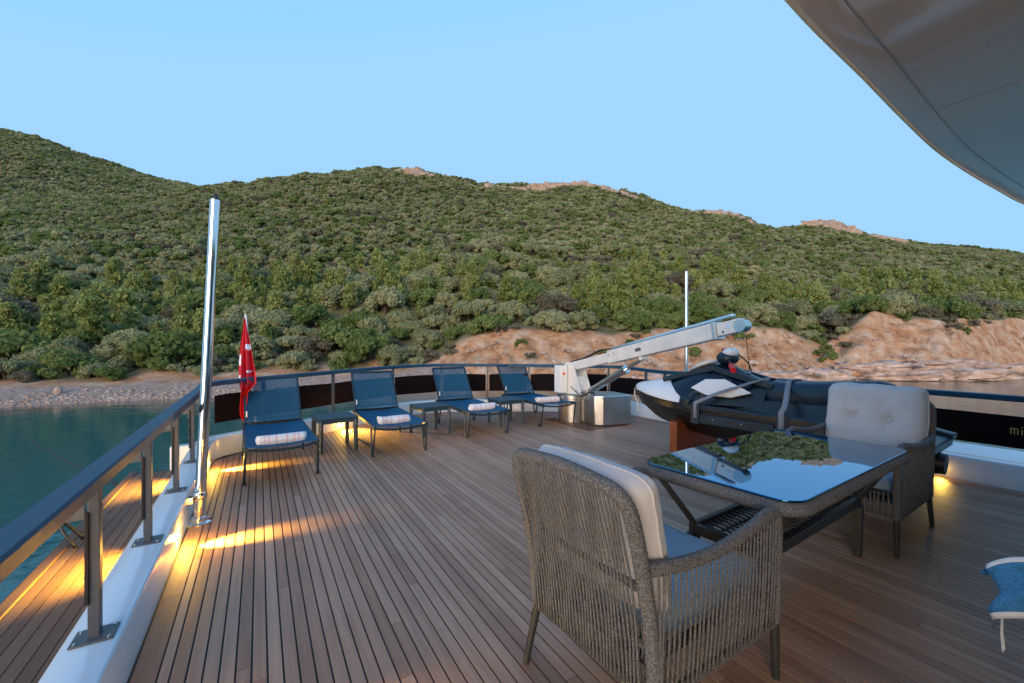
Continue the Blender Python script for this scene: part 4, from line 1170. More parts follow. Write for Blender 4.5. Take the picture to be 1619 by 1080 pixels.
# rolled towels
def towel_roll(seed, bunch=0.0, long=1.0, loose=1.0):
    rg = random.Random(seed); mb = MB(); n = 70; rows = []
    for i in range(n + 1):
        t = i / n; th = t * 2.6 * 2 * math.pi; r = 0.014 + 0.042 * t
        row = []
        for j in range(15):
            u = (-0.215 + 0.43 * j / 14) * long
            k = (1 + 0.09 * loose * fbm(u * 9 + seed, th * 0.6, 0.3, 3)) * (1 + bunch * max(0, (-u - 0.09) / 0.12) * (0.8 + 0.6 * fbm(u * 22, th * 1.5, seed, 2)))
            u += 0.018 * loose * (t - 0.5) * math.copysign(1, u) * (1 if abs(u) > 0.18 else 0)
            row.append((u + (0.012 * math.sin(th * 1.3 + seed) if j in (0, 14) else 0), r * k * math.cos(th), 0.053 + r * k * math.sin(th) * 0.95))
        rows.append(row)
    rows.append([(u, y * 1.02, max(0.0, z - 0.012)) for u, y, z in rows[-1]])
    mb.grid(rows); mb2 = MB(); mb2.v = mb.v; mb2.f = mb.f; mb2.mi = mb.mi
    me = mb2.mesh("rolled_towel", M['towel'], angle=180); return me
TL = ["rolled white towel with pink stripes on the leftmost lounger", "rolled white towel with a bunched left end on the second lounger",
      "rolled white towel with pale stripes on the third lounger from left", "rolled white and pink towel on the rightmost lounger by the crane"]
for i, (x, y, a) in enumerate(lounges):
    yy = [0.20, 0.30, 0.33, 0.36][i]; xx = [0.0, -0.02, 0.02, -0.02][i]
    px_, py_ = x + xx * math.cos(a) - yy * math.sin(a), y + xx * math.sin(a) + yy * math.cos(a)
    o = link("rolled_towel", towel_roll(3.7 * i + 1, (0, 0.30, 0.04, 0)[i], (1.0, 0.92, 0.95, 0.98)[i], (0.7, 1.5, 1.1, 1.0)[i]), None, (px_, py_, 0.342)); o.rotation_euler = (0, 0, a + R([1, 8, 3, -2][i]))
    tag(o, TL[i], "towel", "rolled towels on the loungers")
    sm = o.modifiers.new("thickness", 'SOLIDIFY'); sm.thickness = 0.009
# side tables
def make_side_table():
    t = thing("side_table", "x", "side table", group="side tables between the loungers")
    MB().box(-0.235, 0.235, -0.235, 0.235, 0.405, 0.435).obj("tabletop", M['sidetable'], t, bevel=0.008)
    mb = MB()
    for a, b in (((-.20, -.215), (.20, -.215)), ((-.20, .215), (.20, .215)), ((-.215, -.20), (-.215, .20)), ((.215, -.20), (.215, .20))):
        mb.beam((*a, 0.385), (*b, 0.385), 0.02, 0.04)
    mb.obj("apron", M['sidetable'], t)
    for sx in (-1, 1):
        for sy in (-1, 1):
            MB().beam((sx * 0.213, sy * 0.213, 0), (sx * 0.211, sy * 0.211, 0.404), 0.036, 0.036, w2=0.044, h2=0.044).obj("leg", M['sidetable'], t, bevel=0.004)
    return t
st = make_side_table()
for i, ((x, y), a, lab) in enumerate([((0.85, 6.0), 5, "small dark side table between the leftmost and second loungers, lit yellow underneath"),
                                      ((2.25, 6.27), 8, "small dark side table between the second and third loungers"),
                                      ((3.61, 6.31), -2, "small dark side table between the third lounger and the rightmost one")]):
    o = st if i == 0 else dup(st)
    o.location = (x, y, 0); o.rotation_euler = (0, 0, R(a)); o['label'] = lab

# ------------------------------------------------------------------ deck crane
cr = thing("deck_crane", "steel deck crane with its boom reaching over the jet ski", "crane", (4.82, 6.0, 0))
ox, oy = 4.82, 6.0
L = lambda x, y, z: (x - ox, y - oy, z)
MB().lathe([(0.30, 0), (0.30, 0.03), (0.27, 0.035), (0.27, 0.40), (0.285, 0.41), (0.285, 0.46), (0.24, 0.47)], n=30).obj("turret", M['brushed'], cr, angle=35)
MB().box(*[4.42 - ox, 5.1 - ox], *[5.16 - oy, 6.30 - oy], 0.0, 0.012).obj("deck_plate", M['chockwood'], cr, bevel=0.004)
bx = MB(); z0, z1 = 0.02, 0.51
poly = [L(4.83, 5.22, z0), L(5.36, 5.13, z0), L(5.44, 5.66, z0), L(4.88, 5.75, z0), L(4.74, 5.62, z0), L(4.72, 5.33, z0)]
b_ = bx.prism(poly, (0, 0, z1 - z0)).obj("winch_box", M['brushed'], cr, bevel=0.02, seg=3, angle=30)
MB().box(4.93 - ox, 5.30 - ox, 5.24 - oy, 5.60 - oy, 0.511, 0.522).obj("lid", M['brushed'], b_, bevel=0.004)
for q in ((5.37, 5.145), (4.79, 5.23)):
    MB().ball(L(q[0], q[1] - 0.006, 0.47), 0.012, 8, 6).obj("stud", M['steel'], b_)
# side plates
for s, yy in ((-1, 0), (1, 0)):
    xx = 4.80 + s * 0.105
    pl_ = [L(xx, 6.17, 0.47), L(xx, 5.60, 0.50), L(xx, 5.82, 0.98), L(xx, 5.90, 1.03), L(xx, 5.99, 1.04), L(xx, 6.07, 1.0), L(xx, 6.10, 0.93)]
    MB().prism(pl_, (0.018 * s, 0, 0)).obj("side_plate", M['crane'], cr, bevel=0.004)
MB().box(4.71 - ox, 4.89 - ox, 5.72 - oy, 5.735 - oy, 0.55, 0.80).obj("cross_plate", M['crane'], cr)
MB().tube([L(4.66, 5.97, 0.965), L(4.94, 5.97, 0.965)], 0.03, 14).obj("pivot_pin", M['steel'], cr)
for s in (-1,):
    for yy, zz in ((6.09, 0.56), (5.72, 0.56), (5.86, 0.80), (6.04, 0.80)):
        MB().tube([L(4.80 + s * 0.118, yy, zz), L(4.80 + s * 0.132, yy, zz)], 0.016, 6).obj("bolt", M['steel'], cr)
cb = MB().box(4.52 - ox, 4.66 - ox, 5.96 - oy, 6.16 - oy, 0.50, 0.98).obj("control_box", M['white'], cr, bevel=0.012)
MB().box(4.55 - ox, 4.60 - ox, 5.948 - oy, 5.96 - oy, 0.82, 0.86).obj("warning_sticker", M['orange'], cb)
A0, A1 = Vector(L(4.80, 5.97, 0.955)), Vector(L(4.80, 2.86, 1.60)); bd = (A1 - A0).normalized(); bup = bd.cross(Vector((1, 0, 0))).normalized()
if bup.z < 0: bup = -bup
bp_ = lambda t, u=0.0, s=0.0: A0 + bd * t + bup * u + Vector((s, 0, 0))
BL_ = (A1 - A0).length
MB().beam(bp_(-0.10), bp_(1.35), 0.115, 0.15, up=bup).obj("inner_boom", M['crane'], cr, bevel=0.008)
bm_ = MB().beam(bp_(0.95), bp_(BL_ - 0.36), 0.15, 0.20, up=bup).obj("boom", M['crane'], cr, bevel=0.012)
MB().beam(bp_(BL_ - 0.37), bp_(BL_ - 0.32), 0.165, 0.215, up=bup).obj("end_collar", M['brushed'], bm_, bevel=0.004)
for t_ in (1.0, 1.12, BL_ - 0.50, BL_ - 0.62):
    MB().tube([bp_(t_, 0.03, -0.073), bp_(t_, 0.03, -0.082)], 0.013, 6).obj("bolt", M['steel'], bm_)
MB().beam(bp_(1.55, 0.0, -0.076), bp_(1.66, 0.0, -0.076), 0.004, 0.05, up=bup).obj("rating_plate", M['plate'], bm_)
MB().beam(bp_(1.0, 0.125), bp_(BL_ - 0.10, 0.135), 0.07, 0.035, up=bup).obj("hydraulic_pipe", M['steel'], cr, bevel=0.012)
tip = MB().beam(bp_(BL_ - 0.32), bp_(BL_ - 0.02), 0.12, 0.155, up=bup).obj("tip_bracket", M['white'], cr, bevel=0.012)
MB().tube([bp_(BL_ - 0.03, -0.01, -0.064), bp_(BL_ - 0.03, -0.01, 0.064)], 0.072, 24).obj("sheave", M['brushed'], tip)
MB().tube([bp_(BL_ - 0.16, 0.0, -0.068), bp_(BL_ - 0.16, 0.0, 0.068)], 0.022, 12).obj("pin", M['steel'], tip)
MB().tube([bp_(BL_ - 0.24, -0.04, -0.064), bp_(BL_ - 0.24, -0.04, 0.064)], 0.013, 10).obj("pin", M['darkmetal'], tip)
rA, rB = Vector(L(4.84, 5.56, 0.56)), bp_(1.62, -0.13)
rm = MB().tube([rA, rA.lerp(rB, 0.68)], 0.055, 18).obj("hydraulic_ram", M['brushed'], cr)
MB().tube([rA.lerp(rB, 0.68), rB], 0.026, 12).obj("piston_rod", M['steel'], rm)
MB().tube([rA.lerp(rB, 0.66), rA.lerp(rB, 0.71)], 0.064, 18).obj("gland_ring", M['steel'], rm)
MB().tube([rB + Vector((-0.07, 0, 0)), rB + Vector((0.07, 0, 0))], 0.03, 12).obj("clevis", M['crane'], rm)
mb = MB()
for k, s in enumerate((-0.02, 0.025)):
    mb.tube(crom([bp_(-0.02, 0.09, s), bp_(0.35, 0.10, s), bp_(0.75, 0.15, s), bp_(1.05, 0.125, s)], 6), 0.009, 6)
    mb.tube(crom([L(4.70 + s, 5.9, 0.62), L(4.68, 5.60, 0.50 + s), L(4.72, 5.42, 0.56), L(4.80, 5.40, 0.53)], 6), 0.010, 6)
mb.obj("hydraulic_hose", M['strip'], cr, angle=180)
MB().tube([bp_(BL_ - 0.0, -0.03), L(4.80, 2.80, 1.02)], 0.004, 6).obj("hoist_cable", M['darkmetal'], cr)
MB().ball(L(4.80, 2.80, 1.03), (0.02, 0.02, 0.035), 8, 6).obj("hook", M['steel'], cr)

# ------------------------------------------------------------------ jet ski (local: u from the nose aft, v to starboard, w up)
NOSE = Vector((4.64, 4.33)); TAIL = Vector((4.90, 1.20))
du = (TAIL - NOSE).normalized(); dvv = Vector((du.y, -du.x))    # facing +y (nose), starboard = +x side
if dvv.x < 0: dvv = -dvv
ski = thing("jet_ski", "small black jet ski with white nose and side panels on wooden chocks", "jet ski", (NOSE.x, NOSE.y, 0.22), math.atan2(du.y, du.x))
flip = 1 if (Matrix.Rotation(math.atan2(du.y, du.x), 2) @ Vector((0, 1))).dot(dvv) > 0 else -1
Q = lambda u, v, w: (u, v * flip, w)
# hull: sections (u, keel w, half chine v, chine w, half rail v, rail w)
HS = [(0.00, 0.46, 0.03, 0.50, 0.05, 0.54), (0.14, 0.30, 0.14, 0.44, 0.20, 0.52), (0.40, 0.14, 0.27, 0.36, 0.37, 0.49), (0.80, 0.05, 0.37, 0.29, 0.50, 0.46), (1.30, 0.01, 0.43, 0.24, 0.56, 0.44), (2.0, 0.0, 0.45, 0.20, 0.58, 0.42), (2.7, 0.02, 0.45, 0.18, 0.56, 0.40), (2.98, 0.06, 0.42, 0.19, 0.52, 0.38)]
rows = []
for u, kw, cv, cw, rv, rw in HS:
    rows.append([Q(u, -rv, rw), Q(u, -rv, rw - 0.06), Q(u, -(rv * .4 + cv * .6), cw + 0.02), Q(u, -cv, cw - 0.02), Q(u, -cv * 0.5, kw * .6 + cw * .35), Q(u, 0, kw), Q(u, cv * 0.5, kw * .6 + cw * .35), Q(u, cv, cw - 0.02), Q(u, (rv * .4 + cv * .6), cw + 0.02), Q(u, rv, rw - 0.06), Q(u, rv, rw)])
mb = MB().grid(rows); mb.add(rows[-1], [tuple(range(11))]); mb.add([r_[0] for r_ in rows] + [r_[-1] for r_ in reversed(rows)], [tuple(range(16))])
mb.obj("hull", M['black'], ski, angle=30)
# bow and hood: ridged shell from the nose up to the handlebars
BS = [(0.02, 0.05, 0.54, 0.03, 0.57, 0.58), (0.16, 0.21, 0.525, 0.13, 0.61, 0.625), (0.45, 0.38, 0.50, 0.19, 0.66, 0.685), (0.75, 0.47, 0.475, 0.21, 0.72, 0.775), (0.95, 0.50, 0.465, 0.20, 0.79, 0.855), (1.15, 0.44, 0.46, 0.17, 0.84, 0.93), (1.38, 0.33, 0.47, 0.14, 0.83, 0.90), (1.60, 0.27, 0.47, 0.14, 0.76, 0.80), (1.80, 0.24, 0.46, 0.13, 0.70, 0.735)]
rows = []
for u, bv, bw_, sv, sw, tw in BS:
    rows.append([Q(u, -bv, bw_), Q(u, -(bv * .75 + sv * .25), bw_ * .55 + sw * .45), Q(u, -sv, sw), Q(u, -sv * .45, tw - 0.012), Q(u, 0, tw), Q(u, sv * .45, tw - 0.012), Q(u, sv, sw), Q(u, (bv * .75 + sv * .25), bw_ * .55 + sw * .45), Q(u, bv, bw_)])
mb = MB().grid(rows); mb.add(rows[0], [tuple(range(9))]); mb.add(rows[-1], [tuple(range(9))])
mb.obj("bow_shell", M['navy'], ski, angle=32)
def skin(name, pts, m, th=0.012):
    """plate lying on the shell: pts is a rim in local space, pushed outwards by th"""
    P = [Vector(Q(*p)) for p in pts]; c = sum(P, Vector()) / len(P)
    nrm = Vector()
    for i in range(len(P)): nrm += (P[i] - c).cross(P[(i + 1) % len(P)] - c)
    nrm.normalize()
    if nrm.dot(c - Vector(Q(1.0, 0, 0.4))) < 0: nrm = -nrm
    return MB().prism([p - nrm * th for p in P], nrm * (2 * th)).obj(name, m, ski, bevel=0.006)
for s in (-1, 1):
    # white nose panel: follows the shell from the bond line up and runs back to a point low on the side
    def shell_pt(u, t):
        c = [np.interp(u, [q[0] for q in BS], [q[k] for q in BS]) for k in range(1, 6)]
        bv, bw_, sv, sw, tw = [float(q) for q in c]
        P = [(bv, bw_), (bv * .75 + sv * .25, bw_ * .55 + sw * .45), (sv, sw), (sv * .45, tw - 0.012), (0.0, tw)]
        k = min(3, int(t)); f = t - k
        v, w = P[k][0] + (P[k + 1][0] - P[k][0]) * f, P[k][1] + (P[k + 1][1] - P[k][1]) * f
        return Q(u, s * (v * 1.015 + 0.010), w + 0.004 + 0.004 * t)
    rows = []
    for u in [0.03, 0.06, 0.10, 0.16, 0.24, 0.34, 0.45, 0.54, 0.62, 0.72, 0.82, 0.92, 1.0, 1.06]:
        tm = float(np.interp(u, [0.03, 0.16, 0.45, 0.60, 1.06], [3.2, 3.1, 2.7, 2.35, 0.06]))
        rows.append([shell_pt(u, tm * k / 8) for k in range(9)])
    o = MB().grid(rows).obj("nose_panel", M['skiwhite'], ski, angle=50); o.modifiers.new("t", 'SOLIDIFY').thickness = 0.010
    # white hexagonal side panel under the handlebars
    hexp = [(1.08, s * 0.400, 0.640), (1.22, s * 0.330, 0.745), (1.42, s * 0.275, 0.755), (1.70, s * 0.262, 0.625), (1.50, s * 0.315, 0.560), (1.26, s * 0.385, 0.570)]
    skin("side_panel", hexp, M['skiwhite'], 0.018)
    # dark fairing edge above it
    MB().beam(Q(0.62, s * 0.27, 0.70), Q(1.24, s * 0.17, 0.87), 0.05, 0.06).obj("fairing_edge", M['navyseat'], ski, bevel=0.012)
    MB().beam(Q(1.24, s * 0.17, 0.86), Q(1.86, s * 0.15, 0.70), 0.05, 0.07).obj("fairing_edge", M['navyseat'], ski, bevel=0.012)
    # gunwale with recessed footwell side
    MB().beam(Q(1.12, s * 0.53, 0.44), Q(2.92, s * 0.53, 0.43), 0.075, 0.075).obj("gunwale", M['navy'], ski, bevel=0.02)
    MB().beam(Q(1.02, s * 0.50, 0.50), Q(1.16, s * 0.53, 0.47), 0.08, 0.12).obj("gunwale_end", M['navyseat'], ski, bevel=0.02)
    MB().beam(Q(1.30, s * 0.575, 0.33), Q(2.05, s * 0.575, 0.33), 0.03, 0.10).obj("side_step", M['navyseat'], ski, bevel=0.01)
    for uu in (1.24, 2.12):
        MB().beam(Q(uu, s * 0.57, 0.50), Q(uu, s * 0.578, 0.27), 0.10, 0.02, up=(0, 1, 0)).obj("strap_guard", M['navyseat'], ski, bevel=0.004)
    for uu in (1.45, 1.75): MB().ball(Q(uu, s * 0.592, 0.34), 0.008, 8, 6).obj("screw", M['steel'], ski)
    hs_ = 0.55 * s; MB().tube([Q(1.31, s * 0.03, 0.99), Q(1.31 - hs_ * 0.20, s * 0.17, 0.985 + s * 0.05), Q(1.31 - hs_ * 0.36, s * 0.30, 0.975 + s * 0.09)], 0.017, 8).obj("handlebar", M['black'], ski)
    MB().tube([Q(1.31 - hs_ * 0.28, s * 0.235, 0.98 + s * 0.07), Q(1.31 - hs_ * 0.44, s * 0.36, 0.972 + s * 0.105)], 0.030, 12).obj("grip", M['red'], ski)
    # emblem ring on the bow side
    ring = [Q(1.16 + 0.05 * math.cos(t), s * (0.432 - 0.09 * math.cos(t) * 0.5 - 0.30 * (0.05 * math.sin(t))), 0.555 + 0.05 * math.sin(t)) for t in np.linspace(0, 6.28, 20)[:-1]]
    MB().tube(ring, 0.006, 6, closed=True).obj("emblem", M['plate'], ski)
MB().grid([[Q(0.86, -0.10, 0.84), Q(0.86, 0.10, 0.84)], [Q(1.02, -0.13, 0.915), Q(1.02, 0.13, 0.915)], [Q(1.14, -0.12, 0.955), Q(1.14, 0.12, 0.955)]]).obj("windshield", M['skiwhite'], ski).modifiers.new("t", 'SOLIDIFY').thickness = 0.03
hd = MB().ball(Q(1.30, 0, 0.985), (0.12, 0.13, 0.085), 16, 10).obj("handlebar_cover", M['navyseat'], ski)
MB().ball(Q(1.335, 0, 1.045), (0.085, 0.105, 0.065), 14, 8).obj("white_pad", M['skiwhite'], ski)
MB().tube(crom([Q(1.40, 0.06, 1.03), Q(1.52, 0.05, 0.92), Q(1.56, 0.03, 0.80)], 6), 0.008, 6).obj("safety_lanyard", M['black'], ski)
MB().ball(Q(0.03, 0, 0.535), (0.05, 0.075, 0.045), 12, 8).obj("bow_bumper", M['black'], ski)
# seat
SS = [(1.62, 0.10, 0.72, 0.52), (1.72, 0.15, 0.765, 0.47), (1.95, 0.19, 0.765, 0.46), (2.25, 0.19, 0.785, 0.47), (2.55, 0.175, 0.815, 0.55), (2.72, 0.14, 0.825, 0.62), (2.80, 0.07, 0.80, 0.68)]
rows = []
for u, hv, tw, bw_ in SS:
    rows.append([Q(u, -hv * 0.75, bw_), Q(u, -hv, bw_ + (tw - bw_) * 0.45), Q(u, -hv * 0.92, tw - 0.05), Q(u, -hv * 0.6, tw - 0.012), Q(u, 0, tw), Q(u, hv * 0.6, tw - 0.012), Q(u, hv * 0.92, tw - 0.05), Q(u, hv, bw_ + (tw - bw_) * 0.45), Q(u, hv * 0.75, bw_)])
mb = MB().grid(rows, True); mb.add(rows[0], [tuple(range(9))]); mb.add(rows[-1], [tuple(range(9))])
mb.obj("seat", M['navyseat'], ski, angle=50)
mb = MB(); mb.hexa([Q(1.5, -0.30, 0.36), Q(2.6, -0.26, 0.36), Q(2.6, 0.26, 0.36), Q(1.5, 0.30, 0.36), Q(1.5, -0.22, 0.56), Q(2.6, -0.15, 0.58), Q(2.6, 0.15, 0.58), Q(1.5, 0.22, 0.56)])
mb.obj("seat_base", M['navy'], ski, bevel=0.02)
MB().box(1.0, 2.96, -0.49, 0.49, 0.34, 0.375).obj("footwell_floor", M['navy'], ski)
pf = MB().hexa([Q(2.70, -0.50, 0.27), Q(3.10, -0.46, 0.25), Q(3.10, 0.46, 0.25), Q(2.70, 0.50, 0.27), Q(2.70, -0.50, 0.40), Q(3.10, -0.46, 0.335), Q(3.10, 0.46, 0.335), Q(2.70, 0.50, 0.40)]).obj("boarding_platform", M['navyseat'], ski, bevel=0.02)
for s in (-1, 1): MB().beam(Q(2.62, s * 0.44, 0.44), Q(3.12, s * 0.40, 0.34), 0.13, 0.05).obj("platform_arm", M['navyseat'], ski, bevel=0.012)
MB().tube([Q(2.95, 0, 0.17), Q(3.13, 0, 0.16)], [0.11, 0.085], 16).obj("jet_nozzle", M['black'], ski)
MB().tube([Q(0.02 - 0.05 * math.sin(t), -0.02, 0.56 - 0.12 * (1 - math.cos(t)) / 1.0 * 0.9) for t in np.linspace(0, math.pi, 12)] + [Q(0.03, -0.03, 0.30), Q(0.035, -0.03, 0.22)], 0.009, 6).obj("tow_rope", M['rope_white'], ski)
MB().ball(Q(0.035, -0.03, 0.21), (0.014, 0.014, 0.025), 8, 6).obj("rope_end", M['rope_white'], ski)
# chocks
ang = math.atan2(du.y, du.x)
for uu, lab in ((0.88, "orange brown wooden chock under the jet ski's nose"), (2.3, "wooden chock under the jet ski's rear behind the table")):
    kw = 0.04 if uu < 1 else 0.0
    mb = MB()
    mb.prism([(-0.05, -0.45, 0.0), (-0.05, 0.45, 0.0), (-0.05, 0.45, 0.44), (-0.05, 0.36, 0.46), (-0.05, 0.22, 0.345), (-0.05, 0, 0.215 + kw), (-0.05, -0.22, 0.345), (-0.05, -0.36, 0.46), (-0.05, -0.45, 0.44)], (0.10, 0, 0))
    o = mb.obj("wooden_chock", M['mahog'], bevel=0.006); p = NOSE + du * uu; o.location = (p.x, p.y, 0.0); o.rotation_euler = (0, 0, ang)
    tag(o, lab, "chock", "wooden chocks under the jet ski")
def web_strap(pts, w, label):
    P = [ski.matrix_world @ Vector(Q(*p)) for p in pts]
    return P
bpy.context.view_layer.update()
for uu, pts, lab in ((1.6, [(1.24, -0.585, 0.30), (1.24, -0.585, 0.50), (1.42, -0.40, 0.62), (1.74, -0.16, 0.775), (1.78, 0, 0.79), (1.74, 0.16, 0.775), (1.42, 0.40, 0.62), (1.24, 0.585, 0.50), (1.24, 0.585, 0.30)], "grey webbing strap slanting over the jet ski's white side panel"),
                     (2.2, [(2.12, -0.592, 0.26), (2.12, -0.592, 0.51), (2.10, -0.46, 0.56), (2.02, -0.205, 0.70), (2.0, -0.12, 0.782), (2.0, 0, 0.79), (2.0, 0.12, 0.782), (2.02, 0.205, 0.70), (2.10, 0.46, 0.56), (2.12, 0.592, 0.51), (2.12, 0.592, 0.26)], "grey webbing strap across the middle of the jet ski's seat")):
    rows = []; W = 0.025
    for i, p in enumerate(pts):
        a = Vector(pts[max(0, i - 1)]); b = Vector(pts[min(len(pts) - 1, i + 1)]); tdir = (b - a).normalized(); side_v = Vector((1, 0, 0)) - tdir * tdir.x
        side_v.normalize(); q = Vector(p)
        e1, e2 = q - side_v * W, q + side_v * W
        rows.append([Q(*e1), Q(*e2)])
    me = MB().grid(rows).mesh("tie_down_strap", M['web'], angle=180)
    o = link("tie_down_strap", me, None, (NOSE.x, NOSE.y, 0.22)); o.rotation_euler = (0, 0, ang); o.modifiers.new("t", 'SOLIDIFY').thickness = 0.006
    tag(o, lab, "strap", "tie-down straps over the jet ski")

# ------------------------------------------------------------------ dining table
TA = R(4.0)
tb = thing("dining_table", "dark glass topped dining table with rope wrapped rim", "table", (2.725, 1.394, 0), TA)
HX, HY, CR = 0.80, 0.395, 0.10
def rrect(hx, hy, r, z, n=8):
    p = []
    for cx, cy, a0 in ((hx - r, hy - r, 0), (-hx + r, hy - r, 90), (-hx + r, -hy + r, 180), (hx - r, -hy + r, 270)):
        for k in range(n + 1):
            a = R(a0 + 90 * k / n); p.append((cx + r * math.cos(a), cy + r * math.sin(a), z))
    return p
rimp = resample(rrect(HX, HY, CR, 0.672), 0.0045, True)
MB().tube(rimp, 0.034, 10, True, mod=lambda i: (1.0, 1.0, 0.93)[i % 3]).obj("rope_rim", M['rope'], tb, angle=70)
MB().prism(rrect(HX + 0.012, HY + 0.012, CR, 0.706), (0, 0, 0.010)).obj("glass_top", M['glass'], tb, bevel=0.003)
SX, SY, SZ = 0.62, 0.19, 0.36
mb = MB()
for s in (-1, 1):
    mb.beam((-SX - 0.02, s * SY, SZ), (SX + 0.02, s * SY, SZ), 0.035, 0.055); mb.beam((s * SX, -SY + 0.018, SZ), (s * SX, SY - 0.018, SZ), 0.035, 0.054)
mb.obj("shelf_frame", M['darkmetal'], tb, bevel=0.004)
for sx in (-1, 1):
    for sy in (-1, 1):
        MB().beam((sx * SX, sy * SY, 0), (sx * SX, sy * SY, SZ - 0.028), 0.042, 0.042, w2=0.056, h2=0.056).obj("leg", M['legs'], tb, bevel=0.005)
        MB().beam((sx * (SX - 0.01), sy * SY, SZ + 0.02), (sx * (HX - 0.05), sy * (HY - 0.05), 0.66), 0.042, 0.030).obj("strut", M['darkmetal'] if sx * sy < 0 else M['legs'], tb, bevel=0.004)
NL = 26
for k in range(NL):
    x = -SX + 0.04 + (2 * SX - 0.08) * k / (NL - 1)
    MB().tube([(x - 0.03, -SY, SZ + 0.012), (x, 0, SZ + 0.006), (x + 0.03, SY, SZ + 0.012)], 0.0075, 6).obj("lattice_cord", M['darkmetal'], tb, angle=180)
for k in range(5):
    y = -SY + 0.05 + (2 * SY - 0.1) * k / 4
    MB().tube([(-SX, y, SZ + 0.003), (0, y, SZ - 0.002), (SX, y, SZ + 0.003)], 0.0075, 6).obj("lattice_cord", M['darkmetal'], tb, angle=180)

# ------------------------------------------------------------------ rope armchairs (face +x)
def pillow(name, w, h, t, m, parent=None, tufts=(), seed=0, n=34, pw=5.0, crown=0.0):
    """w along y, h along z (before tilting), t thickness along x; rim pinched to a seam"""
    rows_f, rows_b = [], []
    for i in range(n + 1):
        v = -1 + 2 * i / n; rf, rb = [], []
        for j in range(n + 1):
            u = -1 + 2 * j / n
            e = max(0, (1 - abs(u) ** pw)) ** 0.42 * max(0, (1 - abs(v) ** pw)) ** 0.42
            d = 0
            for (tu, tv) in tufts:
                q = math.hypot((u - tu) * w, (v - tv) * h) / max(w, h)
                d += 0.42 * math.exp(-(q / 0.10) ** 2) + 0.10 * math.exp(-(q / 0.26) ** 2)
            wr = 0.075 * fbm(u * 2.6 + seed, v * 2.6, seed, 3) + 0.035 * fbm(u * 9 + seed, v * 6, seed, 2) * (1 - e + 0.3)
            for (tu, tv) in tufts:
                q = math.hypot((u - tu) * w, (v - tv) * h) / max(w, h); wr += 0.045 * math.cos(6 * math.atan2(v - tv, u - tu) + seed + tu * 4) * math.exp(-(q / 0.20) ** 2) * min(1, q / 0.05)
            th = t / 2 * e * (1 + wr + 0.10 * (1 - u * u) * (1 - v * v))
            y = u * w / 2 * (1 - 0.02 * v * v) + 0.006 * fbm(v * 3 + seed, 2.2, 0, 2); z = v * h / 2 * (1 - 0.03 * u * u) + 0.006 * fbm(u * 3 + seed, 7.2, 0, 2)
            # round the corners
            cc = max(0, abs(u) + abs(v) - 1.82); y -= math.copysign(cc * w * 0.14, u); z -= math.copysign(cc * h * 0.14, v)
            rf.append((th * (1 - d), y, z)); rb.append((-th, y, z))
        rows_f.append(rf); rows_b.append(rb)
    mb = MB().grid(rows_f); mb.grid(rows_b)
    bm = mb.mesh(name, m, angle=180)
    b2 = bmesh.new(); b2.from_mesh(bm); bmesh.ops.remove_doubles(b2, verts=b2.verts, dist=0.0004); bmesh.ops.recalc_face_normals(b2, faces=b2.faces); b2.to_mesh(bm); b2.free()
    bm.polygons.foreach_set('use_smooth', [True] * len(bm.polygons))
    o = link(name, bm, parent)
    edge = [rows_f[0][j] for j in range(n)] + [rows_f[i][n] for i in range(n)] + [rows_f[n][j] for j in range(n, 0, -1)] + [rows_f[i][0] for i in range(n, 0, -1)]
    MB().tube(resample(edge, 0.02, True), 0.0055, 6, True).obj("piping", m, o, angle=180)
    return o
CW = 0.315
def back_x(z):      # rake of the back
    return float(np.interp(z, [0, 0.24, 0.45, 0.68, 0.90, 0.95], [-0.385, -0.365, -0.385, -0.425, -0.485, -0.50]))
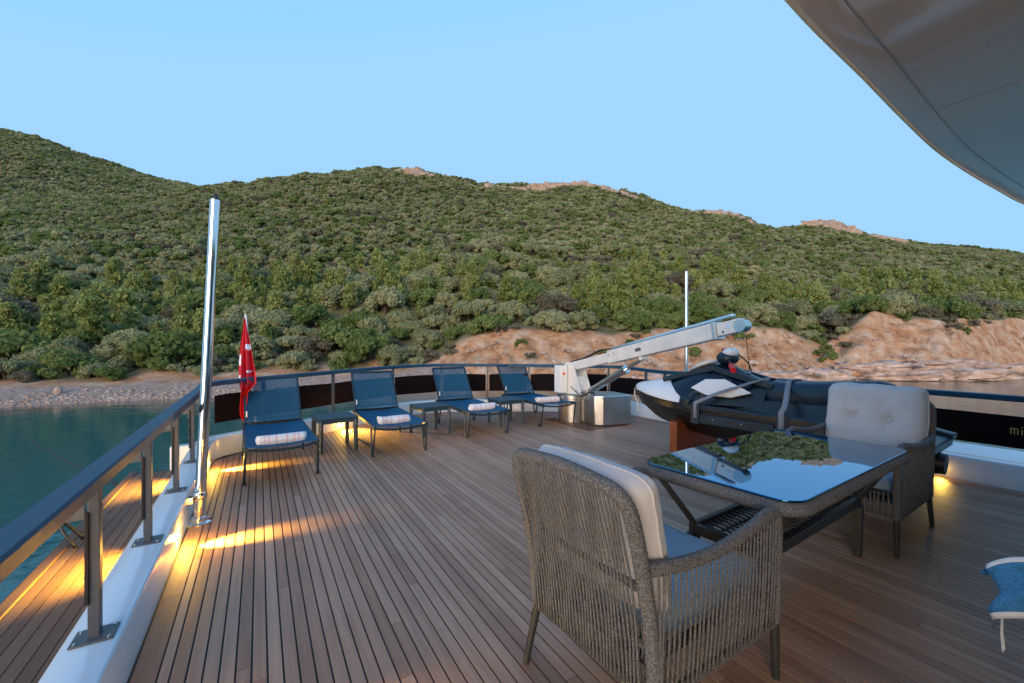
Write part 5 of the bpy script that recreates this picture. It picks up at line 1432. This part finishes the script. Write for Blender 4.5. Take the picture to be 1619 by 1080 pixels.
def make_chair():
    t = thing("rope_armchair", "x", "armchair", group="rope armchairs round the dining table")
    rg = random.Random(4)
    TZ = 0.948
    topL = [(back_x(z), CW, z) for z in (0.24, 0.45, 0.62, 0.78)] + [(back_x(0.88), CW - 0.010, 0.885), (back_x(0.925), CW - 0.050, 0.928), (back_x(TZ), CW - 0.12, TZ - 0.005), (back_x(TZ), 0.0, TZ + 0.006)]
    loop = crom(topL + [(x, -y, z) for x, y, z in reversed(topL[:-1])], 8)
    MB().tube(resample(loop, 0.0055), 0.026, 10, mod=lambda i: (1.0, 1.0, 0.90)[i % 3]).obj("back_frame", M['rope'], t, angle=70)
    arm_pts = {}
    for s in (-1, 1):
        ap = [(back_x(0.685) + 0.015, s * (CW + 0.005), 0.685), (-0.28, s * (CW + 0.02), 0.672), (-0.08, s * (CW + 0.025), 0.662), (0.14, s * (CW + 0.025), 0.684), (0.28, s * (CW + 0.02), 0.708), (0.35, s * (CW + 0.015), 0.700), (0.385, s * (CW + 0.01), 0.655), (0.392, s * (CW + 0.006), 0.50), (0.388, s * CW, 0.24)]
        ac = crom(ap, 8); arm_pts[s] = ac
        MB().tube(resample(ac, 0.0055), 0.024, 10, mod=lambda i: (1.0, 1.0, 0.90)[i % 3]).obj("arm_frame", M['rope'], t, angle=70)
        MB().tube(resample([(back_x(0.24), s * CW, 0.24), (0.388, s * CW, 0.235)], 0.006), 0.017, 8, mod=lambda i: (1.0, 1.0, 0.90)[i % 3]).obj("bottom_rail", M['rope'], t, angle=70)
        MB().tube([(back_x(0.36) + 0.02, s * (CW - 0.02), 0.36), (0.38, s * (CW - 0.02), 0.36)], 0.011, 6).obj("seat_rail", M['darkmetal'], t)
        MB().tube([(0.388, s * CW, 0.245), (0.395, s * (CW + 0.004), 0.0)], [0.019, 0.014], 12).obj("leg", M['legs'], t)
        MB().tube([(back_x(0.24), s * CW, 0.245), (-0.425, s * (CW + 0.006), 0.0)], [0.019, 0.014], 12).obj("leg", M['legs'], t)
    for xx, nm in ((back_x(0.24), "bottom_rail"), (0.388, "bottom_rail")):
        MB().tube(resample([(xx, -CW, 0.238), (xx, CW, 0.238)], 0.006), 0.017, 8, mod=lambda i: (1.0, 1.0, 0.90)[i % 3]).obj(nm, M['rope'], t, angle=70)
    for z in (0.40, 0.60):
        MB().tube([(back_x(z) + 0.018, -CW, z), (back_x(z) + 0.018, CW, z)], 0.014, 8).obj("back_bar", M['rope'], t)
    MB().tube([(0.375, -CW, 0.40), (0.375, CW, 0.40)], 0.012, 8).obj("seat_rail", M['darkmetal'], t)
    MB().box(-0.36, 0.375, -CW + 0.03, CW - 0.03, 0.330, 0.352).obj("seat_base", M['darkmetal'], t, bevel=0.004)
    # back strands: each loop runs outside down and inside back up
    def top_z(y):
        u = abs(y) / CW
        return float(np.interp(u, [0, 0.6, 0.8, 0.93, 1.0], [0.948, 0.942, 0.926, 0.886, 0.80]))
    NB = 33
    for k in range(NB):
        y = -CW + 0.034 + (2 * CW - 0.068) * k / (NB - 1); tz = top_z(y); mb = MB(); j = 0.0012
        zs_ = np.linspace(tz, 0.238, 9)
        mb.tube([(back_x(z) - 0.022 + 0.003 * math.sin(z * 14 + k), y + j * i, z) for i, z in enumerate(zs_)], 0.0045, 6)
        y2 = y + (2 * CW - 0.068) / (NB - 1) * 0.5
        if abs(y2) < CW - 0.02:
            mb.tube([(back_x(z) + (0.020 if not 0.38 < z < 0.62 else 0.028), y2, z) for i, z in enumerate(np.linspace(0.47, 0.238, 5))], 0.0046, 6)
        mb.obj("rope_strand", M['rope'], t, angle=180)
    NS = 30
    for s in (-1, 1):
        ac = [p for p in arm_pts[s]]
        for k in range(NS):
            x = -0.385 + 0.745 * k / (NS - 1)
            az = float(np.interp(x, [p.x for p in ac[:42]], [p.z for p in ac[:42]])); ay = float(np.interp(x, [p.x for p in ac[:42]], [p.y for p in ac[:42]]))
            mb = MB(); lean = rg.uniform(-0.006, 0.006)
            xb = max(-0.36, x)
            mb.tube([(x + (xb - x) * q + lean * q, ay + s * 0.017 + (s * CW - ay) * q + s * 0.004 * math.sin(q * 3.1), az + (0.238 - az) * q) for q in np.linspace(0, 1, 6)], 0.0044, 6)
            x2 = x + 0.0128
            if x2 < 0.36:
                mb.tube([(x2 - 0.022 * q, ay - s * 0.012 + (s * CW - ay) * q, az + (0.238 - az) * q) for q in np.linspace(0.52, 1, 5)], 0.0042, 6)
            mb.obj("rope_strand", M['rope'], t, angle=180)
    for k in range(24):
        y = -CW + 0.04 + (2 * CW - 0.08) * k / 23
        MB().tube([(0.390, y, 0.40), (0.402, y + 0.006 * math.sin(k * 1.7), 0.32), (0.398, y, 0.238)], 0.006, 6).obj("rope_strand", M['rope'], t, angle=180)
    return t
ch = make_chair()
def pt(loc, rz, p):
    return (loc[0] + p[0] * math.cos(rz) - p[1] * math.sin(rz), loc[1] + p[0] * math.sin(rz) + p[1] * math.cos(rz), p[2])
CHS = [((1.440, 1.270), R(2.5), "near rope armchair seen from behind at the left end of the table", "near"),
       ((3.935, 1.455), R(183.5), "rope armchair at the far right end of the table facing the viewer's left", "far"),
       ((2.70, -0.13), R(92), "rope armchair mostly outside the picture with a blue towel on its arm", "third")]
for i, (loc, rz, lab, w) in enumerate(CHS):
    o = ch if i == 0 else dup(ch)
    o.location = (*loc, 0); o.rotation_euler = (0, 0, rz); o['label'] = lab
    sc_ = MB()
    # seat cushion: flat rounded slab
    lab_s = {"near": "flat blue grey seat cushion on the near armchair", "far": "flat grey seat cushion on the far armchair beyond the table", "third": "flat grey seat cushion on the armchair outside the picture"}[w]
    c = pillow("seat_cushion", 0.585, 0.70, 0.13, M['seatcushion'], None, (), i * 3.1, 24, 9.0)
    c.location = pt(loc, rz, (0.03, 0, 0.418)); c.rotation_euler = (0, R(-90), rz); c.rotation_mode = 'XYZ'
    tag(c, lab_s, "seat cushion", "seat cushions of the armchairs")
    lab_b = {"near": "thick beige back cushion leaning in the near armchair", "far": "tall puffy grey back cushion with buttons on the far armchair", "third": "back cushion on the armchair outside the picture"}[w]
    hh, tz_, tk = (0.50, 0.715, 0.165)
    if w == "far": hh, tz_, tk = 0.58, 0.765, 0.17
    tf = ((-0.36, 0.05), (0.36, 0.05))
    b = pillow("back_cushion", 0.61 if w != "far" else 0.64, hh, tk, M['cushion'], None, tf, i * 5.3 + 1, 40, 6.0)
    b.location = pt(loc, rz, (-0.325, 0, tz_)); b.rotation_euler = (0, R(-11), rz)
    for (tu, tv) in tf:
        q = MB().ball((tk / 2 * 0.62, tu * 0.305, tv * hh / 2), (0.006, 0.012, 0.012), 10, 6).obj("button", M['cushion'], b)
    tag(b, lab_b, "back cushion", "back cushions of the armchairs")

# blue towel hanging over the front of the third chair's arm
TC = Vector((2.290, 0.452, 0.0)); TR = Vector((0.26, -0.965, 0)).normalized(); TF = Vector((-TR.y, TR.x, 0))    # along the hem, and away from the viewer
NU2, NV2 = 40, 34
rows = []
for i in range(NU2 + 1):
    u = i / NU2; row = []
    for j in range(NV2 + 1):
        v = j / NV2                       # 0 far lower edge behind the arm, 1 near lower edge
        lift = 0.060 * (1 - math.exp(-u * 7)) + 0.012 * math.sin(u * 6)
        if v < 0.34:   q = v / 0.34; off = 0.032 - 0.002 * q; z = 0.535 + 0.025 * q
        elif v < 0.52: q = (v - 0.34) / 0.18; t_ = math.pi * q; off = 0.015 + 0.015 * math.cos(t_); z = 0.56 + 0.022 * math.sin(t_)
        else:          q = (v - 0.52) / 0.48; off = -0.012 * math.sin(q * 3.1) - 0.010 * q; z = 0.56 - 0.165 * q
        x0 = u * 0.42 - 0.012 * math.sin(v * 16) - 0.010 * math.sin(v * 5 + 1)
        rip = 0.010 * math.sin(u * 19 + v * 3) * max(0, v - 0.4)
        p = TC + TR * x0 + TF * (off + rip)
        row.append((p.x, p.y, z + lift * (0.35 + 0.65 * min(1, max(0, 1 - (v - 0.5))))))
    rows.append(row)
mb = MB().grid(rows)
mb.mi = [1 if j >= NV2 - 2 or j in (15, 16) else 0 for i in range(NU2) for j in range(NV2)]
tw = mb.obj("blue_towel", [M['towel_blue'], M['towel_hem']], angle=180); s_ = tw.modifiers.new("t", 'SOLIDIFY'); s_.thickness = 0.010
tag(tw, "blue terry towel with white hem hanging at the lower right edge", "towel")
mb = MB(); c = rows[2][NV2]; 
for k in range(5): mb.tube(crom([(c[0] + 0.004 * k, c[1], c[2] + 0.01), (c[0] + 0.006 * k + 0.008, c[1] + 0.003, c[2] - 0.06), (c[0] + 0.012 + 0.008 * k, c[1], c[2] - 0.125)], 4), 0.0014, 5)
mb.obj("tassel", M['towel_hem'], tw)


print("objects", len(COL.objects))
